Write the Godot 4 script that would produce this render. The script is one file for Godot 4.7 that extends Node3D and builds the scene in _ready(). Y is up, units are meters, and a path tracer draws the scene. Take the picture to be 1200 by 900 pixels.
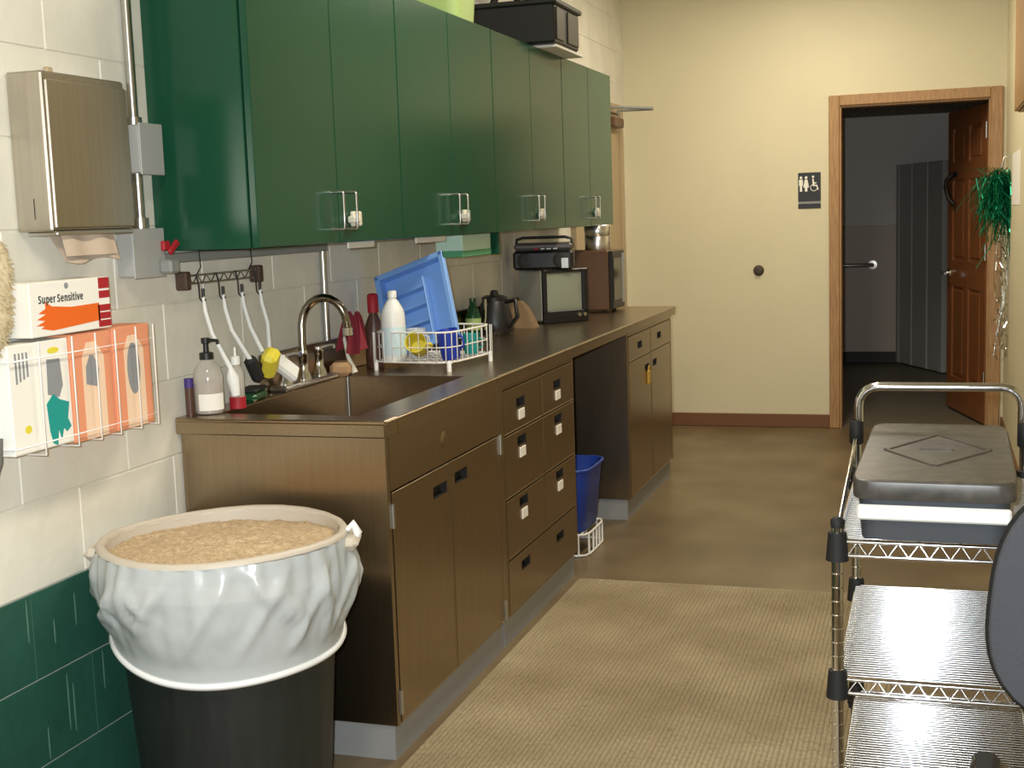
extends Node3D
# A narrow kitchen corridor: green wall cabinets over a stainless counter, restroom door at the far end.
# Layout helpers use depth "d" along the corridor: world z = -d.

class B:
	var v := PackedVector3Array()
	var n := PackedVector3Array()
	func tri(a: Vector3, b: Vector3, c: Vector3, out: Vector3):
		var m := (b - a).cross(c - a)
		if m.length_squared() < 1e-16: return
		m = m.normalized()
		if m.dot(out) < 0:
			m = -m; v.append_array([a, b, c])
		else: v.append_array([a, c, b])
		n.append_array([m, m, m])
	func quad(a: Vector3, b: Vector3, c: Vector3, d: Vector3, out: Vector3):
		tri(a, b, c, out); tri(a, c, d, out)
	func stri(p: Array, q: Array):
		var m: Vector3 = (p[1] - p[0]).cross(p[2] - p[0])
		if m.length_squared() < 1e-18: return
		if m.dot(q[0] + q[1] + q[2]) < 0:
			v.append_array([p[0], p[1], p[2]]); n.append_array([q[0], q[1], q[2]])
		else:
			v.append_array([p[0], p[2], p[1]]); n.append_array([q[0], q[2], q[1]])
	func squad(p: Array, q: Array):
		stri([p[0], p[1], p[2]], [q[0], q[1], q[2]]); stri([p[0], p[2], p[3]], [q[0], q[2], q[3]])
	func box(c: Vector3, s: Vector3, bev := 0.0, bs := Basis()):
		var h := s * 0.5
		bev = minf(bev, 0.45 * minf(s.x, minf(s.y, s.z)))
		for ax in 3:
			var a1 := (ax + 1) % 3
			var a2 := (ax + 2) % 3
			for sg in [-1.0, 1.0]:
				var o := Vector3.ZERO; o[ax] = sg
				var p := []
				for k in [[-1, -1], [1, -1], [1, 1], [-1, 1]]:
					var w := Vector3.ZERO
					w[ax] = sg * h[ax]; w[a1] = k[0] * (h[a1] - bev); w[a2] = k[1] * (h[a2] - bev)
					p.append(c + bs * w)
				quad(p[0], p[1], p[2], p[3], bs * o)
		if bev <= 0.0: return
		for ax in 3:
			var a1 := (ax + 1) % 3
			var a2 := (ax + 2) % 3
			for s1 in [-1.0, 1.0]:
				for s2 in [-1.0, 1.0]:
					var p := []
					for e in [[-1, 0], [1, 0], [1, 1], [-1, 1]]:
						var w := Vector3.ZERO
						w[ax] = e[0] * (h[ax] - bev)
						w[a1] = s1 * (h[a1] - (bev if e[1] == 1 else 0.0))
						w[a2] = s2 * (h[a2] - (bev if e[1] == 0 else 0.0))
						p.append(c + bs * w)
					var o := Vector3.ZERO; o[a1] = s1; o[a2] = s2
					quad(p[0], p[1], p[2], p[3], bs * o)
		for sx in [-1.0, 1.0]:
			for sy in [-1.0, 1.0]:
				for sz in [-1.0, 1.0]:
					var g := Vector3(sx, sy, sz)
					tri(c + bs * (g * Vector3(h.x, h.y - bev, h.z - bev)), c + bs * (g * Vector3(h.x - bev, h.y, h.z - bev)), c + bs * (g * Vector3(h.x - bev, h.y - bev, h.z)), bs * g)
	# box from ranges, depth d positive into the corridor
	func bx(x0: float, x1: float, y0: float, y1: float, d0: float, d1: float, bev := 0.0):
		box(Vector3((x0 + x1) / 2, (y0 + y1) / 2, -(d0 + d1) / 2), Vector3(absf(x1 - x0), absf(y1 - y0), absf(d1 - d0)), bev)
	func tube(pts: Array, r, sides := 8, closed := false):
		var m := pts.size()
		var t0: Vector3 = (pts[1] - pts[0]).normalized()
		var up := Vector3.UP if absf(t0.y) < 0.9 else Vector3.RIGHT
		var nx := t0.cross(up).normalized()
		var rings := []
		var norms := []
		for i in m:
			var t: Vector3
			if closed: t = (pts[(i + 1) % m] - pts[(i - 1 + m) % m]).normalized()
			elif i == 0: t = t0
			elif i == m - 1: t = (pts[i] - pts[i - 1]).normalized()
			else: t = ((pts[i + 1] - pts[i]).normalized() + (pts[i] - pts[i - 1]).normalized()).normalized()
			nx = (nx - t * nx.dot(t)).normalized()
			var ny := t.cross(nx)
			var rr: float = r[i] if r is Array else r
			var ring := []
			var nr := []
			for k in sides:
				var a := TAU * k / sides
				var dd := nx * cos(a) + ny * sin(a)
				ring.append(pts[i] + dd * rr); nr.append(dd)
			rings.append(ring); norms.append(nr)
		for i in (m if closed else m - 1):
			var j := (i + 1) % m
			for k in sides:
				var l := (k + 1) % sides
				squad([rings[i][k], rings[i][l], rings[j][l], rings[j][k]], [norms[i][k], norms[i][l], norms[j][l], norms[j][k]])
		if not closed:
			for e in [[0, -t0], [m - 1, (pts[m - 1] - pts[m - 2]).normalized()]]:
				for k in range(1, sides - 1): tri(rings[e[0]][0], rings[e[0]][k], rings[e[0]][k + 1], e[1])
	# profile of (radius, height) pairs turned about the y axis through c
	func lathe(prof: Array, c: Vector3, segs := 24, bs := Basis(), squash := Vector3.ONE):
		var m := prof.size()
		var sn := []
		for i in m - 1:
			var e: Vector2 = prof[i + 1] - prof[i]
			sn.append(Vector2(e.y, -e.x).normalized())
		for i in m - 1:
			var na: Vector2 = sn[i]
			var nb: Vector2 = sn[i]
			if i > 0 and sn[i].dot(sn[i - 1]) > 0.6: na = (sn[i] + sn[i - 1]).normalized()
			if i < m - 2 and sn[i].dot(sn[i + 1]) > 0.6: nb = (sn[i] + sn[i + 1]).normalized()
			for k in segs:
				var a := TAU * k / segs
				var b := TAU * (k + 1) / segs
				var da := Vector3(cos(a), 0, sin(a))
				var db := Vector3(cos(b), 0, sin(b))
				var P: Vector2 = prof[i]
				var Q: Vector2 = prof[i + 1]
				var up := Vector3.UP
				squad([c + bs * ((da * P.x + up * P.y) * squash), c + bs * ((db * P.x + up * P.y) * squash), c + bs * ((db * Q.x + up * Q.y) * squash), c + bs * ((da * Q.x + up * Q.y) * squash)],
					[bs * (da * na.x + up * na.y), bs * (db * na.x + up * na.y), bs * (db * nb.x + up * nb.y), bs * (da * nb.x + up * nb.y)])
	# polygon in the xy plane of xf, pushed from z0 to z1
	func prism(poly: PackedVector2Array, z0: float, z1: float, xf: Transform3D):
		var ids := Geometry2D.triangulate_polygon(poly)
		for i in range(0, ids.size(), 3):
			for zz in [[z0, -1.0], [z1, 1.0]]:
				var p := []
				for k in 3: p.append(xf * Vector3(poly[ids[i + k]].x, poly[ids[i + k]].y, zz[0]))
				tri(p[0], p[1], p[2], xf.basis * Vector3(0, 0, zz[1]))
		var sgn := -1.0 if Geometry2D.is_polygon_clockwise(poly) else 1.0
		for i in poly.size():
			var a := poly[i]
			var b := poly[(i + 1) % poly.size()]
			var e := b - a
			quad(xf * Vector3(a.x, a.y, z0), xf * Vector3(b.x, b.y, z0), xf * Vector3(b.x, b.y, z1), xf * Vector3(a.x, a.y, z1), xf.basis * Vector3(e.y, -e.x, 0) * sgn)
	# closed grid surface: f(u, w) with u round (0..1) and w along (0..1)
	func skin(f: Callable, nu: int, nw: int, wrap := true, flip := false):
		var P := []
		for j in nw + 1:
			var row := []
			for i in nu + (0 if wrap else 1): row.append(f.call(float(i) / nu, float(j) / nw))
			P.append(row)
		var N := []
		var w: int = nu if wrap else nu + 1
		var cen := Vector3.ZERO
		for row in P:
			for q in row: cen += q / float(w * (nw + 1))
		var side := 0.0
		for j in nw + 1:
			var row := []
			for i in w:
				var il: int = (i - 1 + w) % w if wrap else maxi(i - 1, 0)
				var ir: int = (i + 1) % w if wrap else mini(i + 1, w - 1)
				var m: Vector3 = (P[j][ir] - P[j][il]).cross(P[mini(j + 1, nw)][i] - P[maxi(j - 1, 0)][i])
				if m.length() > 1e-9:
					m = m.normalized()
					side += m.dot((P[j][i] - cen).normalized())
				else: m = Vector3.ZERO
				row.append(m)
			N.append(row)
		var sg := -1.0 if side < 0 else 1.0
		if flip: sg = -sg
		for j in nw + 1:
			for i in w:
				N[j][i] = N[j][i] * sg if N[j][i] != Vector3.ZERO else (P[j][i] - cen).normalized()
		for j in nw:
			for i in nu:
				var k: int = (i + 1) % w
				squad([P[j][i], P[j][k], P[j + 1][k], P[j + 1][i]], [N[j][i], N[j][k], N[j + 1][k], N[j + 1][i]])

var taken := {}
var M := {}
var mesh_cache := {}

func V(x, y, d) -> Vector3: return Vector3(x, y, -d)
func numbered(called: String) -> String:
	if not taken.has(called):
		taken[called] = 0
		return called
	taken[called] += 1
	return "%s_%03d" % [called, taken[called]]
func meta(o: Node, label := "", category := "", group := "", kind := ""):
	if label: o.set_meta("label", label)
	if category: o.set_meta("category", category)
	if group: o.set_meta("group", group)
	if kind: o.set_meta("kind", kind)
func thing(called: String, label: String, category: String, at: Vector3, turn := 0.0, group := "") -> Node3D:
	var o := Node3D.new()
	o.name = numbered(called)
	add_child(o)
	o.position = at; o.rotation.y = turn
	meta(o, label, category, group)
	return o
func setting(called: String, label: String, at := Vector3.ZERO) -> Node3D:
	var o := Node3D.new()
	o.name = numbered(called)
	add_child(o)
	o.position = at
	meta(o, label, "", "", "structure")
	return o
func commit(b: B, shift := Vector3.ZERO) -> ArrayMesh:
	var a := []
	a.resize(Mesh.ARRAY_MAX)
	var vs := b.v
	if shift != Vector3.ZERO:
		for i in vs.size(): vs[i] -= shift
	a[Mesh.ARRAY_VERTEX] = vs
	a[Mesh.ARRAY_NORMAL] = b.n
	var m := ArrayMesh.new()
	m.add_surface_from_arrays(Mesh.PRIMITIVE_TRIANGLES, a)
	return m
# a part built in world coordinates under an unrotated thing
func part(parent: Node3D, called: String, b: B, m: Material, label := "") -> MeshInstance3D:
	var t: Node = parent
	while t.get_parent() != self: t = t.get_parent()
	return lpart(parent, called, b, m, label, t.position)
# a part built in the thing's own coordinates
func lpart(parent: Node3D, called: String, b: B, m: Material, label := "", shift := Vector3.ZERO) -> MeshInstance3D:
	var o := MeshInstance3D.new()
	o.name = called
	o.mesh = commit(b, shift)
	o.material_override = m
	parent.add_child(o, true)
	if label: o.set_meta("label", label)
	return o
func one(called: String, b: B, m: Material, at: Vector3, label: String, category: String, group := "", kind := "") -> MeshInstance3D:
	var o := MeshInstance3D.new()
	o.name = numbered(called)
	o.mesh = commit(b, at)
	o.material_override = m
	add_child(o)
	o.position = at
	meta(o, label, category, group, kind)
	return o
func words(parent: Node3D, called: String, text: String, size: float, at: Vector3, turn: float, m: Material, width := 0.0):
	var t := TextMesh.new()
	var f := SystemFont.new()
	f.font_names = PackedStringArray(["Droid Sans"])
	f.font_weight = 700
	t.font = f; t.text = text; t.font_size = 32; t.pixel_size = size / 32.0; t.depth = 0.0006
	var o := MeshInstance3D.new()
	o.name = called; o.mesh = t; o.material_override = m
	parent.add_child(o, true)
	o.position = at; o.rotation.y = turn
	if width > 0.0:
		var w := t.get_aabb().size.x
		if w > 0.0: o.scale.x = width / w

# ---------- materials ----------
func sm(col: Color, rough := 0.6, metal := 0.0) -> StandardMaterial3D:
	var m := StandardMaterial3D.new()
	m.albedo_color = col; m.roughness = rough; m.metallic = metal
	return m
func noise_tex(seed_: int, freq: float, oct: int, lo: Color, hi: Color, size := 256, contrast := 1.0) -> ImageTexture:
	var nz := FastNoiseLite.new()
	nz.seed = seed_; nz.frequency = freq; nz.fractal_octaves = oct
	nz.noise_type = FastNoiseLite.TYPE_SIMPLEX_SMOOTH
	var g := nz.get_seamless_image(size, size)
	var im := Image.create(size, size, false, Image.FORMAT_RGB8)
	for y in size:
		for x in size:
			var t := clampf((g.get_pixel(x, y).r - 0.5) * contrast + 0.5, 0, 1)
			im.set_pixel(x, y, lo.lerp(hi, t))
	im.generate_mipmaps()
	return ImageTexture.create_from_image(im)
func bump_tex(seed_: int, freq: float, oct: int, strength: float, size := 256) -> ImageTexture:
	var nz := FastNoiseLite.new()
	nz.seed = seed_; nz.frequency = freq; nz.fractal_octaves = oct
	var g := nz.get_seamless_image(size, size)
	g.convert(Image.FORMAT_RGBA8)
	g.bump_map_to_normal_map(strength)
	return ImageTexture.create_from_image(g)
func tex(m: StandardMaterial3D, t: Texture2D, scale: Vector3, world := true) -> StandardMaterial3D:
	m.albedo_texture = t
	m.uv1_triplanar = true; m.uv1_world_triplanar = world; m.uv1_scale = scale
	return m
func bump(m: StandardMaterial3D, t: Texture2D, amount := 1.0) -> StandardMaterial3D:
	m.normal_enabled = true; m.normal_texture = t; m.normal_scale = amount
	return m
func c8(r, g, b) -> Color: return Color8(r, g, b)
func make_materials():
	var soft := noise_tex(3, 0.012, 3, c8(236, 236, 234), c8(255, 255, 255))
	M.white_wall = bump(tex(sm(c8(232, 228, 214), 0.5), soft, Vector3.ONE * 0.9), bump_tex(8, 0.06, 3, 3.0), 0.08)
	M.green_wall = bump(tex(sm(c8(42, 88, 74), 0.45), noise_tex(5, 0.02, 3, c8(225, 232, 228), c8(255, 255, 255)), Vector3.ONE * 0.9), bump_tex(8, 0.06, 3, 3.0), 0.1)
	M.mortar = sm(c8(196, 196, 182), 0.8)
	M.cream_wall = tex(sm(c8(220, 211, 178), 0.6), noise_tex(4, 0.01, 2, c8(250, 250, 249), c8(255, 255, 255)), Vector3.ONE * 0.6)
	M.ceiling = sm(c8(228, 224, 212), 0.9)
	M.floor = tex(sm(c8(120, 104, 78), 0.38), noise_tex(11, 0.008, 4, c8(206, 198, 186), c8(255, 252, 246), 512, 1.3), Vector3.ONE * 0.4)
	M.rug = bump(tex(sm(c8(162, 149, 123), 0.95), noise_tex(21, 0.008, 3, c8(214, 206, 192), c8(255, 252, 246), 512, 1.3), Vector3.ONE * 0.5), bump_tex(22, 0.3, 3, 6.0), 0.25)
	var brush := noise_tex(31, 0.02, 4, c8(240, 239, 237), c8(255, 255, 255))
	M.steel = tex(sm(c8(168, 149, 124), 0.28, 1.0), brush, Vector3(14, 0.5, 14))
	M.steel_top = tex(sm(c8(168, 149, 124), 0.28, 1.0), brush, Vector3(14, 14, 0.6))
	M.kick = sm(c8(150, 150, 148), 0.5, 0.2)
	M.dark_metal = sm(c8(40, 36, 32), 0.5, 0.4)
	M.chrome = sm(c8(225, 225, 225), 0.12, 1.0)
	M.dark_chrome = sm(c8(150, 142, 130), 0.16, 1.0)
	M.dull_chrome = sm(c8(190, 188, 182), 0.3, 1.0)
	M.green_paint = sm(c8(26, 72, 51), 0.2)
	M.green_paint.metallic_specular = 0.35
	M.green_paint_dark = sm(c8(16, 52, 36), 0.5)
	M.white_plastic = sm(c8(236, 236, 230), 0.4)
	M.cream_plastic = sm(c8(222, 216, 196), 0.45)
	M.black_plastic = sm(c8(26, 26, 27), 0.42)
	M.black_rubber = sm(c8(20, 20, 20), 0.7)
	M.grey_plastic = sm(c8(140, 142, 138), 0.5)
	M.grey_paint = sm(c8(172, 172, 168), 0.45, 0.1)
	M.wood = tex(sm(c8(184, 146, 98), 0.45), noise_tex(41, 0.03, 4, c8(206, 190, 170), c8(255, 252, 248)), Vector3(9, 0.7, 9))
	M.door_wood = tex(sm(c8(150, 98, 60), 0.35), noise_tex(42, 0.03, 4, c8(196, 176, 156), c8(255, 250, 244)), Vector3(9, 0.7, 9))
	M.brown_base = sm(c8(116, 78, 48), 0.6)
	M.tan_paint = sm(c8(178, 158, 124), 0.5)
	M.brown_laminate = tex(sm(c8(112, 82, 58), 0.45), noise_tex(43, 0.03, 3, c8(220, 210, 200), c8(255, 255, 255)), Vector3(2, 20, 2))
	M.sawdust = bump(tex(sm(c8(216, 196, 164), 1.0), noise_tex(51, 0.05, 4, c8(222, 210, 196), c8(255, 252, 246), 256, 1.6), Vector3.ONE * 4), bump_tex(52, 0.2, 3, 8.0), 0.6)
	M.can = tex(sm(c8(34, 38, 36), 0.5), noise_tex(53, 0.03, 3, c8(200, 205, 205), c8(255, 255, 255)), Vector3(6, 0.6, 6))
	var bag := sm(Color(0.82, 0.84, 0.84, 0.72), 0.26)
	bag.transparency = BaseMaterial3D.TRANSPARENCY_ALPHA
	bag.cull_mode = BaseMaterial3D.CULL_DISABLED
	M.bag = bag
	M.bag_hem = sm(c8(232, 232, 230), 0.4)
	M.paper = sm(c8(190, 172, 152), 0.9)
	M.card = sm(c8(240, 236, 226), 0.7)
	M.orange = sm(c8(232, 104, 24), 0.6)
	M.red = sm(c8(168, 30, 40), 0.55)
	M.maroon = sm(c8(132, 40, 52), 0.9)
	M.teal = sm(c8(20, 150, 142), 0.55)
	M.peach = sm(c8(228, 150, 112), 0.7)
	M.pale_peach = sm(c8(240, 208, 178), 0.7)
	M.glove_grey = sm(c8(142, 144, 146), 0.7)
	M.ink = sm(c8(60, 62, 58), 0.7)
	M.white_wire = sm(c8(236, 232, 224), 0.4)
	M.fleece = sm(c8(222, 208, 174), 1.0)
	M.light_blue = sm(c8(104, 180, 214), 0.45)
	M.tray_blue = sm(c8(122, 166, 228), 0.42)
	M.navy = sm(c8(28, 58, 170), 0.45)
	M.bin_blue = sm(c8(30, 62, 150), 0.45)
	M.yellow = sm(c8(228, 212, 64), 0.5)
	M.bristle = sm(c8(110, 108, 100), 0.95)
	M.purple = sm(c8(64, 44, 120), 0.5)
	M.sponge = sm(c8(176, 140, 102), 1.0)
	var clear := sm(Color(0.86, 0.84, 0.80, 0.38), 0.08)
	clear.transparency = BaseMaterial3D.TRANSPARENCY_ALPHA
	M.clear = clear
	M.soap = sm(c8(176, 160, 150), 0.3)
	M.lime = sm(c8(168, 192, 118), 0.5)
	M.brass = sm(c8(222, 180, 84), 0.35, 0.6)
	M.tin = sm(c8(222, 218, 212), 0.3, 1.0)
	M.screen = sm(c8(150, 156, 138), 0.14)
	M.tv_side = sm(c8(168, 166, 152), 0.5)
	M.bottle_green = sm(c8(30, 74, 44), 0.25)
	M.rest_wall = sm(c8(226, 218, 210), 0.7)
	M.rest_tile = sm(c8(200, 184, 170), 0.5)
	M.rest_floor = sm(c8(112, 104, 86), 0.4)
	M.rest_ceiling = tex(sm(c8(190, 182, 172), 0.9), noise_tex(61, 0.05, 3, c8(150, 142, 134), c8(255, 255, 255), 256, 2.0), Vector3.ONE * 2)
	M.partition = sm(c8(178, 178, 174), 0.5)
	M.tinsel_green = sm(c8(16, 128, 90), 0.2, 0.7)
	M.tinsel_silver = sm(c8(215, 218, 214), 0.15, 1.0)
	M.fabric = bump(tex(sm(c8(82, 84, 90), 0.95), noise_tex(71, 0.2, 2, c8(210, 210, 212), c8(255, 255, 255)), Vector3.ONE * 6), bump_tex(72, 0.4, 2, 6.0), 0.5)
	M.lid = tex(sm(c8(86, 84, 82), 0.36), noise_tex(73, 0.02, 4, c8(186, 180, 170), c8(255, 250, 240), 256, 1.6), Vector3.ONE * 3)
	M.tote = sm(c8(66, 70, 76), 0.5)
	M.drip = sm(c8(92, 128, 112), 0.5)
	M.bag_rim = sm(c8(196, 186, 170), 0.5)
	M.dispenser_metal = tex(sm(c8(190, 182, 168), 0.36, 1.0), brush, Vector3(14, 0.5, 14))
	M.dark_wood = sm(c8(72, 54, 42), 0.6)
	M.bottle_brown = sm(c8(84, 56, 44), 0.35)
	M.pale_blue = sm(c8(206, 226, 230), 0.5)
	var frost := sm(Color(0.9, 0.92, 0.92, 0.5), 0.3)
	frost.transparency = BaseMaterial3D.TRANSPARENCY_ALPHA
	M.frost = frost
	M.kraft = sm(c8(132, 108, 78), 0.9)
	M.radio_grey = sm(c8(92, 86, 84), 0.4)
	M.dark_glass = sm(c8(14, 14, 15), 0.08)
	M.pale_green = sm(c8(196, 226, 206), 0.5)
	M.green_band = sm(c8(84, 160, 116), 0.5)
	M.tote_black = sm(c8(24, 26, 24), 0.45)
	M.grey_dark = sm(c8(70, 66, 56), 0.4)
	M.bumper = sm(c8(64, 58, 46), 0.5)
	M.tube_glow = sm(c8(250, 248, 240), 0.6)
	M.tube_glow.emission_enabled = true
	M.tube_glow.emission = c8(255, 240, 214)
	M.tube_glow.emission_energy_multiplier = 1.2

func _ready():
	camera_and_light()
	make_materials()
	build_shell()
	build_left_wall()
	build_doors()
	build_wall_cabinets()
	build_base_cabinets()
	build_counter()
	build_rug()
	build_trash_can()
	build_cart()
	build_chair()
	build_wall_items()
	build_counter_items()
	build_far_counter_items()
	build_top_items()
	build_knee_bin()
	build_far_wall_items()

# ---------- camera and light ----------
const EXPOSURE := 1.0
const CEIL := 2.95
const LAMPS := [[1.25, -2.2], [1.25, 1.0], [1.25, 4.1]]
func camera_and_light():
	var cam := Camera3D.new()
	cam.name = "camera"
	add_child(cam)
	cam.position = Vector3(1.9292, 1.4139, 2.9927)
	cam.rotation = Vector3(-0.1271, 0.3149, -0.0341)
	cam.fov = rad_to_deg(2.0 * atan(450.0 / 1524.73))
	cam.near = 0.05; cam.far = 60.0
	cam.current = true
	var we := WorldEnvironment.new()
	we.name = "environment"
	var e := Environment.new()
	e.background_mode = Environment.BG_COLOR
	e.background_color = Color(0.02, 0.02, 0.02)
	e.tonemap_mode = Environment.TONE_MAPPER_LINEAR
	e.tonemap_exposure = EXPOSURE
	e.sdfgi_enabled = true; e.ssao_enabled = true; e.ssil_enabled = true
	we.environment = e
	add_child(we)
	for L in LAMPS:
		var a := AreaLight3D.new()
		a.name = "ceiling_light"
		a.area_size = Vector2(0.24, 1.16)
		a.area_normalize_energy = true
		a.light_energy = 3.9
		a.light_color = Color(1.0, 0.955, 0.87)
		a.shadow_enabled = true
		a.area_range = 12.0
		add_child(a, true)
		a.position = V(L[0], CEIL - 0.092, L[1])
		a.rotation = Vector3(-PI / 2, 0, 0)
	# the camera's own flash, a few centimetres beside the lens
	var fl := SpotLight3D.new()
	fl.name = "camera_flash"
	fl.light_energy = 8.0
	fl.light_color = Color(0.95, 0.98, 1.0)
	fl.light_size = 0.02
	fl.spot_angle = 42.0
	fl.spot_angle_attenuation = 0.6
	fl.spot_range = 14.0
	fl.spot_attenuation = 2.0
	fl.shadow_enabled = true
	add_child(fl)
	fl.position = Vector3(1.875, 1.455, 2.98)
	fl.rotation = cam.rotation

# ---------- the room ----------
const FAR := 5.516
const RW := 2.345
func build_shell():
	var b := B.new()
	b.bx(-0.2, 3.6, -0.1, 0.0, -4.7, FAR + 0.06)
	var o := one("floor", b, M.floor, V(1.2, 0, 0.5), "brown worn linoleum floor of the corridor", "", "", "structure")
	b = B.new(); b.bx(-0.2, 3.6, CEIL, CEIL + 0.1, -4.7, FAR + 0.14)
	one("ceiling", b, M.ceiling, V(1.2, CEIL, 0.5), "plain off-white ceiling above the corridor", "", "", "structure")
	# far wall with the doorway
	b = B.new()
	b.bx(-0.2, 1.362, 0, CEIL, FAR, FAR + 0.14)
	b.bx(2.261, 3.6, 0, CEIL, FAR, FAR + 0.14)
	b.bx(1.362, 2.261, 2.042, CEIL, FAR, FAR + 0.14)
	one("wall_far", b, M.cream_wall, V(1, 0, FAR), "smooth cream painted end wall around the restroom doorway", "", "", "structure")
	b = B.new(); b.bx(RW, RW + 0.14, 0, CEIL, 3.1, FAR)
	one("wall_right", b, M.cream_wall, V(RW, 0, 4), "cream painted wall beside the restroom door behind the tinsel", "", "", "structure")
	b = B.new(); b.bx(RW + 0.14, 3.46, 0, CEIL, 3.1, 3.24)
	one("wall_return", b, M.cream_wall, V(3, 0, 3.2), "cream painted return wall where the corridor widens", "", "", "structure")
	b = B.new(); b.bx(3.46, 3.6, 0, CEIL, -4.7, 3.24)
	one("wall_side", b, M.cream_wall, V(3.5, 0, 0), "cream painted wall facing the steel cabinets", "", "", "structure")
	b = B.new(); b.bx(-0.2, 3.6, 0, CEIL, -4.84, -4.7)
	one("wall_back", b, M.cream_wall, V(1.5, 0, -4.7), "cream painted wall at the near end of the corridor", "", "", "structure")
	b = B.new(); b.bx(0.0, 1.303, 0, 0.088, FAR - 0.012, FAR, 0.004)
	one("baseboard_far", b, M.brown_base, V(0.7, 0, FAR), "brown rubber baseboard along the cream end wall", "", "", "structure")
	b = B.new(); b.bx(RW - 0.012, RW, 0, 0.088, 3.1, FAR, 0.004)
	one("baseboard_right", b, M.brown_base, V(RW, 0, 4.3), "brown rubber baseboard along the wall beside the door", "", "", "structure")
	for L in LAMPS:
		var t := thing("ceiling_light_fixture", "white fluorescent ceiling fixture " + ["by the near end wall", "above the sink and rug", "next to the cream end wall"][LAMPS.find(L)], "light", V(L[0], CEIL, L[1]), 0, "ceiling fixtures")
		b = B.new(); b.bx(L[0] - 0.15, L[0] + 0.15, CEIL - 0.06, CEIL, L[1] - 0.61, L[1] + 0.61, 0.01)
		part(t, "housing", b, M.white_plastic)
		b = B.new(); b.bx(L[0] - 0.13, L[0] + 0.13, CEIL - 0.085, CEIL - 0.06, L[1] - 0.59, L[1] + 0.59, 0.01)
		part(t, "lamp_diffuser", b, M.tube_glow)
	# the dark restroom behind the doorway
	var R1 := 9.15
	b = B.new(); b.bx(0.7, 3.3, -0.1, 0.0, FAR + 0.06, R1 + 0.1)
	one("floor_restroom", b, M.rest_floor, V(1.8, 0, 7), "dim grey floor of the unlit restroom", "", "", "structure")
	b = B.new(); b.bx(0.7, 3.3, 2.19, 2.3, FAR + 0.14, R1 + 0.1)
	one("ceiling_restroom", b, M.rest_ceiling, V(1.8, 2.19, 7), "dark mottled low ceiling of the unlit restroom", "", "", "structure")
	var w := setting("wall_restroom_far", "grey restroom wall with a darker tiled lower half", V(1.8, 0, R1))
	b = B.new(); b.bx(0.7, 3.3, 0, 2.3, R1, R1 + 0.1)
	part(w, "plaster", b, M.rest_wall)
	b = B.new(); b.bx(0.7, 3.3, 0.1, 1.235, R1 - 0.012, R1, 0.004)
	part(w, "tile_wainscot", b, M.rest_tile)
	b = B.new(); b.bx(0.7, 3.3, 0.0, 0.1, R1 - 0.02, R1 - 0.0, 0.003)
	part(w, "cove_base", b, M.dark_metal)
	b = B.new(); b.bx(0.6, 0.7, 0, 2.3, FAR + 0.14, R1 + 0.1)
	one("wall_restroom_left", b, M.rest_wall, V(0.7, 0, 7), "left wall of the unlit restroom", "", "", "structure")
	b = B.new(); b.bx(3.3, 3.4, 0, 2.3, FAR + 0.14, R1 + 0.1)
	one("wall_restroom_right", b, M.rest_wall, V(3.3, 0, 7), "right wall of the unlit restroom", "", "", "structure")
	var p := thing("toilet_partition", "grey restroom stall panel with raised vertical stiles standing behind the doorway", "partition", V(1.83, 0, 8.75))
	var dir := Vector3(0.39, 0, 0.79).normalized()
	var nrm := Vector3(dir.z, 0, -dir.x)
	var bs := Basis(dir, Vector3.UP, dir.cross(Vector3.UP))
	b = B.new(); b.box(Vector3(0, 0.885, 0), Vector3(0.88, 1.75, 0.03), 0.004, bs); lpart(p, "panel", b, M.partition)
	for k in [-0.41, -0.16, 0.13, 0.41]:
		b = B.new(); b.box(dir * k + Vector3(0, 0.885, 0), Vector3(0.055, 1.75, 0.05), 0.005, bs); lpart(p, "stile", b, M.partition)
	for k in [-0.38, 0.38]:
		b = B.new(); b.box(dir * k + Vector3(0, 0.006, 0), Vector3(0.05, 0.012, 0.05), 0.002, bs); lpart(p, "foot", b, M.dull_chrome)
	var g := thing("grab_bar", "steel grab bar on the tiled restroom wall", "bar", V(1.3, 0.885, R1 - 0.012))
	b = B.new(); b.tube([V(0.95, 0.885, R1 - 0.06), V(1.39, 0.885, R1 - 0.06), V(1.41, 0.885, R1 - 0.05), V(1.415, 0.885, R1 - 0.012)], 0.018, 10)
	part(g, "rail", b, M.dull_chrome)
	b = B.new(); b.lathe([Vector2(0, 0.016), Vector2(0.04, 0.014), Vector2(0.042, 0)], V(1.415, 0.885, R1 - 0.012), 16, Basis(Vector3.RIGHT, PI / 2))
	part(g, "flange", b, M.dull_chrome)

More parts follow.
